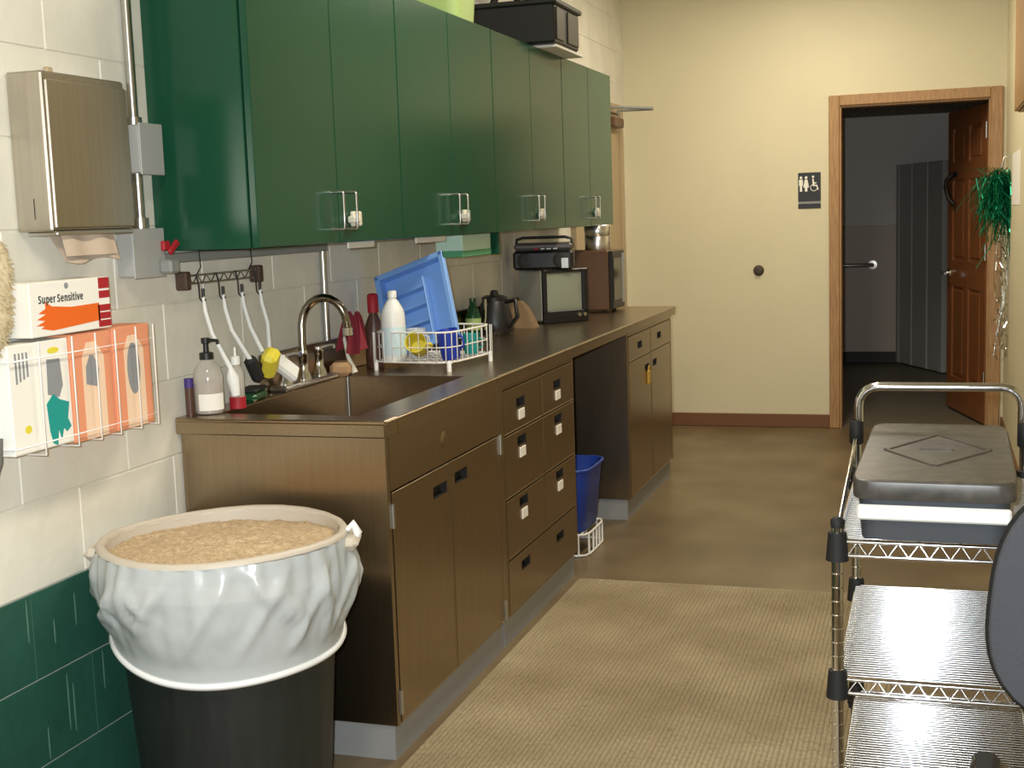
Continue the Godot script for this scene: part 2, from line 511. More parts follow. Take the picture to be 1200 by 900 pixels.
func build_left_wall():
	var w := setting("wall_left", "painted concrete block wall, white above a dark green band", V(0, 0, 1.5))
	var b := B.new()
	b.bx(-0.2, -0.0035, 0, 0.6096, -4.7, FAR)
	part(w, "mortar_bed", b, M.mortar)
	b = B.new(); b.bx(-0.2, -0.0035, 0.6096, CEIL, -4.7, FAR)
	part(w, "painted_bed", b, M.white_wall)
	var L := 0.4064
	var H := 0.2032
	var mesh: ArrayMesh
	var tight: ArrayMesh
	for s in 2:
		b = B.new()
		b.box(Vector3(-0.003, 0, 0), Vector3(0.006, H - 0.003, L - (0.003 if s == 0 else 0.0)), 0.0022 if s == 0 else 0.0012)
		if s == 0: mesh = commit(b)
		else: tight = commit(b)
	var rest := {true: B.new(), false: B.new()}
	var d_lo := -1.25
	for k in 15:
		var y := (k + 0.5) * H
		if y + H / 2 > CEIL: break
		var phase := -0.42 if k % 2 == 1 else -0.42 + L / 2
		var i0 := int(floor((-4.7 - phase) / L)) + 1
		var i1 := int(ceil((FAR - phase) / L)) - 1
		for i in range(i0, i1):
			var d := phase + (i + 0.5) * L
			if d + L / 2 > 4.1 and d - L / 2 < 5.33 and y - H / 2 < 2.1: continue
			var m: Material = M.green_wall if k < 3 else M.white_wall
			if d < d_lo:
				rest[k < 3].box(Vector3(-0.003, y, -d), Vector3(0.006, H - 0.003, L - 0.003), 0.0022)
				continue
			var o := MeshInstance3D.new()
			o.name = "block"; o.mesh = tight if k < 3 else mesh; o.material_override = m
			w.add_child(o, true)
			o.position = V(0, y, d - 1.5)
	for e in [[-0.64, 0.55, 0.05], [-0.55, 0.5, 0.03], [-0.52, 0.32, 0.07], [-0.50, 0.30, 0.06], [-0.60, 0.25, 0.04], [-0.38, 0.35, 0.05], [-0.47, 0.53, 0.04]]:
		b = B.new(); b.prism(oval(e[0], e[1], 0.0022, e[2], 12), 0, 0.0006, face_x(0.0)); part(w, "paint_drip", b, M.drip)
	for g in [true, false]:
		var o := part(w, "far_off_blocks", rest[g], M.green_wall if g else M.white_wall)
		o.set_meta("kind", "stuff")

func ring_panel(b: B, x0, x1, d0, d1, y0, y1, h: Array):
	# a front plate with a rectangular opening h = [d0, d1, y0, y1]
	b.bx(x0, x1, y0, h[2], d0, d1); b.bx(x0, x1, h[3], y1, d0, d1)
	b.bx(x0, x1, h[2], h[3], d0, h[0]); b.bx(x0, x1, h[2], h[3], h[1], d1)
func edge_lip(b: B, x: float, d0: float, d1: float, y0: float, y1: float):
	# the folded edge of a sheet-metal front
	for e in [[d0, d1, y0, y0 + 0.004], [d0, d1, y1 - 0.004, y1], [d0, d0 + 0.004, y0 + 0.004, y1 - 0.004], [d1 - 0.004, d1, y0 + 0.004, y1 - 0.004]]:
		b.bx(x - 0.002, x + 0.0014, e[2], e[3], e[0], e[1], 0.0012)

func build_doors():
	# wooden door to the restroom, standing open inward
	var t := setting("door_1", "open brown panelled wooden restroom door in an oak frame", V(1.8, 0, FAR))
	var b := B.new()
	b.bx(1.3025, 1.368, 0, 2.1, FAR - 0.018, FAR, 0.005); part(t, "casing", b, M.wood)
	b = B.new(); b.bx(2.255, 2.327, 0, 2.1, FAR - 0.018, FAR, 0.005); part(t, "casing", b, M.wood)
	b = B.new(); b.bx(1.368, 2.255, 2.035, 2.1, FAR - 0.018, FAR, 0.005); part(t, "casing", b, M.wood)
	b = B.new(); b.bx(1.362, 1.378, 0, 2.042, FAR, FAR + 0.14); b.bx(2.245, 2.261, 0, 2.042, FAR, FAR + 0.14); b.bx(1.378, 2.245, 2.026, 2.042, FAR, FAR + 0.14)
	part(t, "jamb", b, M.wood)
	var leaf := Node3D.new()
	leaf.name = "door_leaf"
	t.add_child(leaf)
	leaf.position = V(2.243 - 1.8, 0, 0.13)
	# closed it would run towards -x; turned about its hinge into the restroom
	leaf.rotation.y = -1.31
	var W := 0.85
	var TH := 0.02
	b = B.new()
	b.box(Vector3(-W / 2, 1.015, -0.02), Vector3(W, 2.0, 0.02), 0.0)
	for z in [[-W, -W + 0.115], [-W / 2 - 0.055, -W / 2 + 0.055], [-0.115, 0.0]]:
		b.box(Vector3((z[0] + z[1]) / 2, 1.015, -0.02), Vector3(z[1] - z[0], 2.0, 0.042), 0.004)
	for y in [[0.015, 0.24], [0.85, 1.03], [1.56, 1.68], [1.9, 2.015]]:
		b.box(Vector3(-W / 2, (y[0] + y[1]) / 2, -0.02), Vector3(W, y[1] - y[0], 0.041), 0.004)
	lpart(leaf, "slab", b, M.door_wood)
	for px in [[-W + 0.135, -W / 2 - 0.075], [-W / 2 + 0.075, -0.135]]:
		for y in [[0.26, 0.83], [1.05, 1.54], [1.70, 1.88]]:
			b = B.new()
			b.box(Vector3((px[0] + px[1]) / 2, (y[0] + y[1]) / 2, -0.02), Vector3(px[1] - px[0], y[1] - y[0], 0.034), 0.007)
			lpart(leaf, "panel", b, M.door_wood)
	b = B.new()
	for s in [-1.0, 1.0]:
		b.lathe([Vector2(0.0, 0.012), Vector2(0.03, 0.01), Vector2(0.032, 0)], Vector3(-W + 0.06, 0.94, -0.02 + s * 0.021), 16, Basis(Vector3.RIGHT, s * PI / 2))
		b.tube([Vector3(-W + 0.06, 0.94, -0.02 + s * 0.02), Vector3(-W + 0.06, 0.94, -0.02 + s * 0.07), Vector3(-W + 0.075, 0.94, -0.02 + s * 0.08), Vector3(-W + 0.17, 0.94, -0.02 + s * 0.08)], 0.011, 8)
	lpart(leaf, "lever_handle", b, M.chrome)
	b = B.new(); b.box(Vector3(-W + 0.16, 1.60, 0.006), Vector3(0.16, 0.03, 0.012), 0.004); b.tube([Vector3(-W + 0.14, 1.6, 0.01), Vector3(-W + 0.14, 1.56, 0.05), Vector3(-W + 0.16, 1.52, 0.06), Vector3(-W + 0.2, 1.44, 0.05), Vector3(-W + 0.22, 1.4, 0.02)], 0.016, 8)
	lpart(leaf, "coat_hook", b, M.dark_metal)
	b = B.new()
	for y in [0.25, 1.05, 1.8]: b.tube([Vector3(0.006, y, 0.008), Vector3(0.006, y + 0.1, 0.008)], 0.008, 8)
	lpart(leaf, "hinge", b, M.dull_chrome)
	# tan door in the block wall beyond the counter
	t = setting("door_2", "tan painted door with an overhead closer in the block wall", V(0, 0, 4.7))
	b = B.new(); b.bx(-0.007, 0.012, 0, 2.04, 4.16, 5.27, 0.003); part(t, "slab", b, M.tan_paint)
	for r in [[0, 2.1, 4.1, 4.16], [0, 2.1, 5.27, 5.33], [2.04, 2.1, 4.16, 5.27]]:
		b = B.new(); b.bx(-0.007, 0.03, r[0], r[1], r[2], r[3], 0.004); part(t, "casing", b, M.tan_paint)
	b = B.new(); b.bx(0.012, 0.065, 1.95, 2.01, 4.95, 5.2, 0.008); var cl := part(t, "door_closer", b, M.brown_laminate)
	b = B.new(); b.tube([V(0.05, 2.02, 5.1), V(0.05, 2.052, 5.1), V(0.27, 2.054, 5.12)], 0.009, 8); part(cl, "closer_arm", b, M.grey_plastic)
	b = B.new(); b.tube([V(0.27, 2.058, 5.12), V(0.03, 2.07, 5.0)], 0.008, 8); part(cl, "closer_link", b, M.grey_plastic)

# ---------- cabinets ----------
const UX := 0.301
const UB := 1.358
const UT := 2.138
func build_wall_cabinets():
	var edges := [-0.03, 0.93, 1.885, 2.89, 3.852]
	var which := ["with its bare end panel beside the conduit", "above the dish rack under the lime box", "below the black tote", "last of the row, above the canister"]
	for i in 4:
		var a: float = edges[i]
		var c: float = edges[i + 1]
		var m := (a + c) / 2
		var t := thing("wall_cabinet", "green painted double-door wall cabinet, " + which[i], "cabinet", V(0, UB, m), 0, "green wall cabinets")
		var b := B.new()
		b.bx(0.0, UX - 0.024, UB, UT, a + 0.0015, c - 0.0015, 0.002)
		part(t, "body", b, M.green_paint)
		for s in 2:
			var d0 := a + 0.003 if s == 0 else m + 0.0015
			var d1 := m - 0.0015 if s == 0 else c - 0.003
			b = B.new(); b.bx(UX - 0.02, UX, UB + 0.001, UT - 0.001, d0, d1, 0.002)
			var dr := part(t, "door", b, M.green_paint)
			var hd := m - 0.043 if s == 0 else m + 0.043
			b = B.new()
			b.tube([V(UX - 0.002, 1.502, hd), V(UX + 0.034, 1.502, hd), V(UX + 0.038, 1.498, hd), V(UX + 0.038, 1.402, hd), V(UX + 0.034, 1.398, hd), V(UX - 0.002, 1.398, hd)], 0.0042, 8)
			part(dr, "handle", b, M.dull_chrome)
			if s == 1:
				b = B.new(); b.bx(UX, UX + 0.014, 1.404, 1.448, hd + 0.03, hd + 0.09, 0.004)
				b.bx(UX + 0.004, UX + 0.03, 1.414, 1.434, hd + 0.004, hd + 0.045, 0.004)
				part(dr, "child_latch", b, M.cream_plastic)

const FX := 0.604
func pull(parent: Node3D, d: float, y: float, w: float, h: float):
	var b := B.new()
	b.bx(FX - 0.028, FX - 0.022, y - h / 2, y + h / 2, d - w / 2, d + w / 2)
	b.bx(FX - 0.022, FX - 0.002, y + h / 2 - 0.003, y + h / 2, d - w / 2, d + w / 2)
	b.bx(FX - 0.022, FX - 0.002, y - h / 2, y - h / 2 + 0.003, d - w / 2, d + w / 2)
	b.bx(FX - 0.022, FX - 0.002, y - h / 2, y + h / 2, d - w / 2, d - w / 2 + 0.003)
	b.bx(FX - 0.022, FX - 0.002, y - h / 2, y + h / 2, d + w / 2 - 0.003, d + w / 2)
	part(parent, "recessed_pull", b, M.dark_metal, "dark recessed pull")
func front(parent: Node3D, called: String, d0: float, d1: float, y0: float, y1: float, pulls: Array, w := 0.1, h := 0.034) -> MeshInstance3D:
	var b := B.new()
	if pulls.size() == 1:
		var p: Array = pulls[0]
		ring_panel(b, FX - 0.018, FX, d0, d1, y0, y1, [p[0] - w / 2, p[0] + w / 2, p[1] - h / 2, p[1] + h / 2])
	else:
		var md := (d0 + d1) / 2
		for k in 2: ring_panel(b, FX - 0.018, FX, d0 if k == 0 else md, md if k == 0 else d1, y0, y1, [pulls[k][0] - w / 2, pulls[k][0] + w / 2, pulls[k][1] - h / 2, pulls[k][1] + h / 2])
	edge_lip(b, FX, d0, d1, y0, y1)
	var o := part(parent, called, b, M.steel)
	for p in pulls: pull(o, p[0], p[1], w, h)
	return o
func hinge(parent: Node3D, d: float, y: float):
	var b := B.new(); b.tube([V(FX + 0.004, y - 0.032, d), V(FX + 0.004, y + 0.032, d)], 0.0065, 8)
	b.bx(FX - 0.001, FX + 0.002, y - 0.03, y + 0.03, d - 0.012, d + 0.012)
	part(parent, "hinge", b, M.dull_chrome)
func carcass(t: Node3D, d0: float, d1: float):
	var b := B.new()
	b.bx(0.005, FX - 0.001, 0.0985, 0.869, d0, d0 + 0.018, 0.002)
	b.bx(0.005, FX - 0.001, 0.0985, 0.869, d1 - 0.018, d1, 0.002)
	b.bx(0.005, FX - 0.02, 0.0985, 0.112, d0 + 0.018, d1 - 0.018)
	b.bx(0.005, 0.015, 0.112, 0.869, d0 + 0.018, d1 - 0.018)
	b.bx(FX - 0.036, FX - 0.031, 0.112, 0.869, d0 + 0.018, d1 - 0.018)
	part(t, "body", b, M.steel)
	b = B.new(); b.bx(0.03, 0.587, 0, 0.0985, d0 + 0.012, d1 - 0.004)
	part(t, "toe_kick", b, M.kick)
func build_base_cabinets():
	var t := thing("sink_cabinet", "stainless steel base cabinet with two doors below the sink", "cabinet", V(0.3, 0, 0.48))
	carcass(t, 0.02, 0.943)
	var b := B.new(); b.bx(FX - 0.018, FX, 0.724, 0.869, 0.04, 0.915, 0.0015)
	b.bx(FX - 0.018, FX, 0.1, 0.869, 0.917, 0.943, 0.0015)
	part(t, "front_apron", b, M.steel)
	b = B.new(); b.lathe([Vector2(0, 0.0006), Vector2(0.026, 0.0006), Vector2(0.027, 0)], V(FX, 0.79, 0.43), 20, Basis(Vector3.FORWARD, PI / 2))
	part(t, "round_sticker", b, M.steel)
	var dr := front(t, "door", 0.042, 0.471, 0.103, 0.720, [[0.387, 0.655]], 0.11, 0.036)
	hinge(dr, 0.036, 0.66); hinge(dr, 0.036, 0.16)
	dr = front(t, "door", 0.475, 0.914, 0.103, 0.720, [[0.56, 0.663]], 0.11, 0.036)
	hinge(dr, 0.92, 0.69); hinge(dr, 0.92, 0.14)
	t = thing("drawer_cabinet", "stainless steel base cabinet stacked with labelled drawers", "cabinet", V(0.3, 0, 1.39))
	carcass(t, 0.945, 1.848)
	b = B.new(); b.bx(FX - 0.018, FX, 0.1, 0.869, 0.963, 0.972, 0.0015); b.bx(FX - 0.018, FX, 0.857, 0.869, 0.974, 1.83, 0.0015)
	part(t, "face_frame", b, M.steel)
	for row in [[0.707, 0.854, 0.795, 0.755], [0.494, 0.702, 0.665, 0.625], [0.290, 0.489, 0.455, 0.412]]:
		for col in [[0.975, 1.418, 1.165], [1.423, 1.829, 1.618]]:
			var dw := front(t, "drawer", col[0], col[1], row[0], row[1], [[col[2], row[2]]])
			b = B.new(); b.bx(FX, FX + 0.004, row[3] - 0.017, row[3] + 0.017, col[2] - 0.03, col[2] + 0.03, 0.001)
			part(dw, "label_card", b, M.card, "white label card")
	front(t, "drawer", 0.975, 1.829, 0.103, 0.285, [[1.165, 0.236], [1.6, 0.222]])
	t = thing("end_cabinet", "stainless steel base cabinet at the far end, brass tag on its door", "cabinet", V(0.3, 0, 3.31))
	carcass(t, 2.79, 3.84)
	b = B.new(); b.bx(FX - 0.018, FX, 0.855, 0.869, 2.81, 3.82, 0.0015); part(t, "face_frame", b, M.steel)
	front(t, "drawer", 2.812, 3.308, 0.735, 0.852, [[3.06, 0.795]])
	front(t, "drawer", 3.312, 3.818, 0.735, 0.852, [[3.52, 0.797]])
	dr = front(t, "door", 2.812, 3.308, 0.103, 0.731, [[3.215, 0.668]])
	b = B.new(); b.bx(FX, FX + 0.012, 0.585, 0.65, 3.2, 3.245, 0.004); b.tube([V(FX + 0.006, 0.648, 3.21), V(FX + 0.008, 0.672, 3.214), V(FX + 0.008, 0.672, 3.23), V(FX + 0.006, 0.648, 3.235)], 0.003, 6)
	part(dr, "hanging_tag", b, M.brass, "yellow brass tag")
	front(t, "door", 3.312, 3.818, 0.103, 0.731, [[3.4, 0.672]])

const CT := 0.914
func build_counter():
	var t := thing("worktop", "long stainless steel worktop with a rolled front edge", "worktop", V(0.3, 0.869, 1.96))
	var b := B.new()
	var s := [0.085, 0.50, 0.085, 0.905]   # sink opening x0 x1 d0 d1
	b.bx(0.003, 0.612, 0.869, CT, 0.0, s[2], 0.003); b.bx(0.003, 0.612, 0.869, CT, s[3], 3.93, 0.003)
	b.bx(0.003, s[0], 0.869, CT, s[2], s[3]); b.bx(s[1], 0.612, 0.869, CT, s[2], s[3])
	part(t, "slab", b, M.steel_top)
	b = B.new(); b.tube([V(0.612, CT - 0.006, 0.002), V(0.612, CT - 0.006, 3.928)], 0.0055, 8); b.tube([V(0.012, CT - 0.006, 0.0), V(0.612, CT - 0.006, 0.0)], 0.0055, 8)
	part(t, "rolled_edge", b, M.steel_top)
	b = B.new(); b.bx(0.002, 0.02, CT + 0.001, 1.03, 0.47, 3.93, 0.003)
	one("backsplash", b, M.steel_top, V(0.01, CT, 2.2), "low stainless steel splash strip along the wall behind the worktop", "splash strip")
	t = thing("sink_basin", "deep rectangular stainless sink basin set in the worktop", "sink", V(0.3, 0.7, 0.5))
	b = B.new()
	b.bx(s[0], s[1], 0.68, 0.69, s[2], s[3]); b.bx(s[0], s[0] + 0.004, 0.69, 0.912, s[2], s[3]); b.bx(s[1] - 0.004, s[1], 0.69, 0.912, s[2], s[3])
	b.bx(s[0], s[1], 0.69, 0.912, s[2], s[2] + 0.004); b.bx(s[0], s[1], 0.69, 0.912, s[3] - 0.004, s[3])
	part(t, "bowl", b, M.steel_top)
	b = B.new()
	b.tube([V(s[0] + 0.007, 0.69, s[3] - 0.007), V(s[0] + 0.007, 0.912, s[3] - 0.007)], 0.006, 8)
	part(t, "corner_weld", b, M.dull_chrome)
	b = B.new(); b.lathe([Vector2(0.0, 0.004), Vector2(0.03, 0.004), Vector2(0.045, 0.006), Vector2(0.048, 0)], V(0.29, 0.69, 0.5), 20)
	part(t, "drain", b, M.dull_chrome)
	t = thing("faucet", "tall gooseneck faucet with chrome taps behind the sink", "faucet", V(0.04, CT, 0.66))
	b = B.new(); b.bx(0.021, 0.083, CT, CT + 0.018, 0.49, 0.86, 0.006); part(t, "deck_plate", b, M.dull_chrome)
	for d in [0.54, 0.665, 0.775]:
		b = B.new(); b.lathe([Vector2(0.024, 0), Vector2(0.022, 0.012), Vector2(0.015, 0.03), Vector2(0.014, 0.07), Vector2(0.017, 0.075), Vector2(0.014, 0.092), Vector2(0, 0.094)], V(0.052, CT + 0.018, d), 16)
		var tap := part(t, "tap_body", b, M.chrome)
		if d != 0.665:
			b = B.new(); b.tube([V(0.052, CT + 0.104, d), V(0.09, CT + 0.112, d), V(0.108, CT + 0.112, d)], [0.008, 0.007, 0.008], 8)
			part(tap, "lever", b, M.chrome)
	var arc := [V(0.052, CT + 0.1, 0.665), V(0.05, 1.08, 0.67)]
	for k in 11:
		var a := PI * (1.0 - k / 10.0)
		arc.append(V(0.118 + 0.068 * cos(a), 1.105 + 0.082 * sin(a), 0.672 + 0.004 * k))
	arc.append(V(0.187, 1.085, 0.714))
	b = B.new(); b.tube(arc, 0.0125, 12); part(t, "spout", b, M.dark_chrome)
	b = B.new(); b.tube([V(0.187, 1.09, 0.714), V(0.187, 1.066, 0.714)], 0.016, 12); part(t, "aerator", b, M.chrome)

func build_rug():
	var t := thing("rug_runner", "long beige ribbed carpet runner on the brown floor beside the cabinets", "rug", V(1.2, 0, 0.2))
	var b := B.new()
	var pitch := 0.014
	var x0 := 0.632
	var n := 84
	for i in n:
		var xa := x0 + i * pitch
		var prof := [Vector2(0, 0.005), Vector2(0.003, 0.0066), Vector2(0.0095, 0.0066), Vector2(0.0125, 0.005), Vector2(0.014, 0.005)]
		for k in 4:
			var p: Vector2 = prof[k]
			var q: Vector2 = prof[k + 1]
			b.quad(V(xa + p.x, p.y, -1.6), V(xa + q.x, q.y, -1.6), V(xa + q.x, q.y, 1.775), V(xa + p.x, p.y, 1.775), Vector3(p.y - q.y, q.x - p.x, 0))
	part(t, "pile", b, M.rug)
	b = B.new()
	b.bx(x0 - 0.012, x0 + n * pitch + 0.012, 0.0, 0.005, -1.612, 1.79, 0.002)
	b.bx(x0 - 0.012, x0, 0.0, 0.008, -1.612, 1.79, 0.003); b.bx(x0 + n * pitch, x0 + n * pitch + 0.012, 0.0, 0.008, -1.612, 1.79, 0.003)
	b.bx(x0 - 0.012, x0 + n * pitch + 0.012, 0.0, 0.008, 1.775, 1.79, 0.003)
	part(t, "binding", b, M.rug)

# ---------- trash can ----------
func build_trash_can():
	var C := V(0.337, 0, -0.343)
	var t := thing("trash_can", "big black round trash can standing against the steel cabinet end", "trash can", C)
	var b := B.new()
	b.skin(func(u, w):
		var a: float = u * TAU
		var r: float = lerpf(0.215, 0.262, w) + 0.002 * (1.0 if int(u * 48) % 4 == 0 else 0.0)
		return Vector3(cos(a) * r, w * 0.655, sin(a) * r), 96, 12)
	b.lathe([Vector2(0, 0.0), Vector2(0.215, 0.0)], Vector3.ZERO, 48)
	lpart(t, "barrel", b, M.can)
	b = B.new(); b.lathe([Vector2(0.262, 0.64), Vector2(0.284, 0.65), Vector2(0.286, 0.676), Vector2(0.280, 0.682), Vector2(0.274, 0.676), Vector2(0.268, 0.645)], Vector3.ZERO, 48)
	lpart(t, "rim", b, M.can)
	# bag folded over the rim
	var g := thing("trash_bag", "translucent white plastic bag folded over the rim of the trash can", "bag", C + Vector3(0, 0.47, 0))
	var nz := FastNoiseLite.new(); nz.seed = 4; nz.frequency = 2.2
	var outer := func(u, w):
		var a: float = u * TAU
		var sag: float = 0.462 - 0.046 * cos(a - 0.8) + 0.006 * sin(3.0 * a)
		var y: float = lerpf(0.688, sag - 0.0, w)
		var k: float = sin(PI * minf(w * 1.15, 1.0))
		var r: float = lerpf(0.291, 0.268, w) + 0.016 * k
		r += 0.012 * k * nz.get_noise_3d(cos(a) * 0.8, w * 0.5 + 0.4 * sin(a), sin(a) * 0.8) + 0.016 * k * pow(absf(sin(a * 4.5 + 3.4 * w * sin(a * 2.0) + 2.0 * nz.get_noise_2d(a * 0.5, w * 0.3))), 7.0) + 0.009 * k * pow(absf(sin(a * 7.0 - 4.0 * w + 1.0)), 11.0) + 0.003 * (1.0 - w) * sin(a * 31.0 + 4.0 * nz.get_noise_2d(a, 0.0))
		return Vector3(cos(a) * r, y - 0.47, sin(a) * r)
	b = B.new(); b.skin(outer, 192, 26)
	lpart(g, "skirt", b, M.bag)
	b = B.new(); b.skin(func(u, w):
		var a: float = u * TAU
		var q: float = w * PI
		var r: float = 0.280 + 0.012 * cos(q) + 0.001 * sin(a * 23)
		return Vector3(cos(a) * r, 0.218 + 0.012 * sin(q) + 0.003 * sin(a * 3.0), sin(a) * r), 96, 8)
	lpart(g, "rim_fold", b, M.bag_rim)
	b = B.new(); b.skin(func(u, w):
		var a: float = u * TAU
		var r: float = lerpf(0.269, 0.262, w)
		return Vector3(cos(a) * r, lerpf(0.224, 0.13, w), sin(a) * r), 64, 3)
	lpart(g, "lining", b, M.bag_rim)
	var hem := []
	for i in 96: hem.append(outer.call(i / 96.0, 1.0))
	b = B.new(); b.tube(hem, 0.0085, 6, true)
	lpart(g, "hem", b, M.bag_hem)
	var kn := B.new()
	kn.tube([Vector3(0.272, 0.222, -0.1), Vector3(0.286, 0.235, -0.105), Vector3(0.296, 0.215, -0.108), Vector3(0.29, 0.195, -0.106)], [0.006, 0.012, 0.011, 0.004], 8)
	lpart(g, "knot", kn, M.bag_hem)
	for s in [-1.0, 1.0]:
		var dirv := Vector3(cos(0.34) * s, 0, -sin(0.34) * s)
		b = B.new(); b.box(dirv * 0.293 + Vector3(0, 0.198, 0), Vector3(0.054, 0.03, 0.11), 0.013, Basis(Vector3.UP, 0.34))
		lpart(g, "ear_fold", b, M.bag_rim)
	# contents
	nz.frequency = 9.0
	var s := B.new()
	s.skin(func(u, w):
		var a: float = u * TAU
		var r: float = 0.266 * (1.0 - w)
		var x: float = cos(a) * r
		var z: float = sin(a) * r
		return C + Vector3(x, 0.668 + 0.014 * (1 - r / 0.266) + 0.008 * nz.get_noise_2d(x, z) + 0.006 * nz.get_noise_2d(x * 4, z * 4), z), 72, 28)
	var rng := RandomNumberGenerator.new(); rng.seed = 77
	for k in 900:
		var r := 0.262 * sqrt(rng.randf())
		var a := rng.randf() * TAU
		var x: float = cos(a) * r
		var z: float = sin(a) * r
		var p := C + Vector3(x, 0.669 + 0.014 * (1 - r / 0.266) + 0.008 * nz.get_noise_2d(x, z) + 0.006 * nz.get_noise_2d(x * 4, z * 4), z)
		s.box(p, Vector3(rng.randf_range(0.0015, 0.004), 0.0008, rng.randf_range(0.001, 0.0022)), 0.0, Basis.from_euler(Vector3(rng.randf_range(-0.7, 0.7), rng.randf() * TAU, rng.randf_range(-0.7, 0.7))))
	one("sawdust", s, M.sawdust, C + Vector3(0, 0.64, 0), "tan sawdust and shavings filling the trash can to its rim", "sawdust", "", "stuff")

# ---------- cart ----------
func zig(b: B, p: Vector3, q: Vector3, h: float, n: int, r: float):
	var pts := []
	for i in n + 1:
		pts.append(p.lerp(q, float(i) / n) + Vector3(0, -h if i % 2 == 1 else 0.0, 0))
	b.tube(pts, r, 6)
func build_cart():
	var x0 := 1.742
	var x1 := 2.152
	var d0 := -0.25
	var d1 := 0.47
	var t := thing("wire_cart", "chrome wire utility cart with three shelves and a loop handle", "cart", V(1.95, 0, 0.07))
	var b: B
	for c in [[x0, d0], [x1, d0], [x0, d1], [x1, d1]]:
		b = B.new()
		b.tube([V(c[0], 0.1, c[1]), V(c[0], 0.75 if c[1] == d0 else 0.82, c[1])], 0.0125, 12)
		for k in 20: b.lathe([Vector2(0.0125, 0), Vector2(0.0136, 0.002), Vector2(0.0125, 0.004)], V(c[0], 0.13 + k * 0.03, c[1]), 10)
		var po := part(t, "post", b, M.chrome)
		for y in [0.7, 0.4, 0.115]:
			b = B.new(); b.lathe([Vector2(0.013, -0.03), Vector2(0.024, -0.03), Vector2(0.019, 0.03), Vector2(0.013, 0.03)], V(c[0], y, c[1]), 14)
			part(po, "sleeve", b, M.black_rubber, "black plastic sleeve")
		b = B.new()
		if c[1] == d0: b.lathe([Vector2(0.0135, 0), Vector2(0.0145, 0.016), Vector2(0.008, 0.022), Vector2(0, 0.022)], V(c[0], 0.74, c[1]), 12)
		else: b.lathe([Vector2(0.0135, 0), Vector2(0.018, 0.004), Vector2(0.018, 0.06), Vector2(0.0135, 0.064)], V(c[0], 0.79, c[1]), 12)
		part(po, "post_cap", b, M.black_rubber, "black plastic cap")
		b = B.new()
		b.tube([V(c[0] - 0.013, 0.042, c[1]), V(c[0] + 0.013, 0.042, c[1])], 0.042, 18)
		b.bx(c[0] - 0.02, c[0] + 0.02, 0.075, 0.1, c[1] - 0.022, c[1] + 0.022, 0.004)
		part(t, "caster", b, M.black_rubber, "black caster wheel")
	for y in [0.71, 0.41, 0.12]:
		b = B.new()
		for yy in [y, y - 0.03]:
			for e in [[x0, d0, x1, d0], [x0, d1, x1, d1], [x0, d0, x0, d1], [x1, d0, x1, d1]]:
				b.tube([V(e[0], yy, e[1]), V(e[2], yy, e[3])], 0.0038, 8)
		zig(b, V(x0, y, d0), V(x1, y, d0), 0.03, 20, 0.0026); zig(b, V(x0, y, d1), V(x1, y, d1), 0.03, 20, 0.0026)
		zig(b, V(x0, y, d0), V(x0, y, d1), 0.03, 30, 0.0026); zig(b, V(x1, y, d0), V(x1, y, d1), 0.03, 30, 0.0026)
		var sh := part(t, "shelf_frame", b, M.chrome)
		b = B.new()
		for k in range(1, 50):
			var d := lerpf(d0, d1, k / 50.0)
			b.tube([V(x0, y + 0.004, d), V(x1, y + 0.004, d)], 0.0027, 6)
		for k in range(1, 5):
			var x := lerpf(x0, x1, k / 5.0)
			b.tube([V(x, y - 0.002, d0), V(x, y - 0.002, d1)], 0.0034, 6)
		var wires := part(sh, "wire_deck", b, M.chrome)
		wires.set_meta("kind", "stuff")
	var pts := [V(x0 + 0.006, 0.80, d1)]
	pts.append(V(x0 + 0.006, 0.885, d1))
	for k in 6:
		var a := PI - PI / 2 * k / 5.0
		pts.append(V(x0 + 0.056 + 0.05 * cos(a), 0.892 + 0.05 * sin(a), d1))
	for k in 6:
		var a := PI / 2 - PI / 2 * k / 5.0
		pts.append(V(x1 - 0.056 + 0.05 * cos(a), 0.892 + 0.05 * sin(a), d1))
	pts.append(V(x1 - 0.006, 0.80, d1))
	b = B.new(); b.tube(pts, 0.0115, 12)
	part(t, "push_handle", b, M.chrome)
	# guard rods climbing along the left side of the top shelf
	b = B.new()
	b.tube([V(x0, 0.735, d0), V(x0, 0.765, d0 + 0.25), V(x0, 0.815, d1)], 0.0045, 8)
	zig(b, V(x0, 0.74, d0 + 0.02), V(x0, 0.805, d1 - 0.02), 0.028, 18, 0.003)
	part(t, "side_rail", b, M.chrome)
	t.position.y = 0.007
	# plastic storage box on the top shelf
	t = thing("storage_box", "dark grey flat plastic box with a dusty ridged lid on the cart", "box", V(1.94, 0.7255, 0.09), -0.02)
	b = B.new()
	b.skin(func(u, w): return rounded(u, 0.146 + 0.006 * w, 0.345 + 0.006 * w, 0.01, w * 0.095), 96, 4)
	b.box(Vector3(0, 0.004, 0), Vector3(0.25, 0.008, 0.64), 0.0)
	lpart(t, "tub", b, M.tote)
	b = B.new()
	b.skin(func(u, w): return rounded(u, [0.157, 0.162, 0.162, 0.156, 0.0][int(round(w * 4))], [0.363, 0.368, 0.368, 0.362, 0.0][int(round(w * 4))], 0.01, [0.088, 0.09, 0.124, 0.130, 0.130][int(round(w * 4))]), 96, 4)
	var lid := lpart(t, "lid", b, M.lid)
	b = B.new()
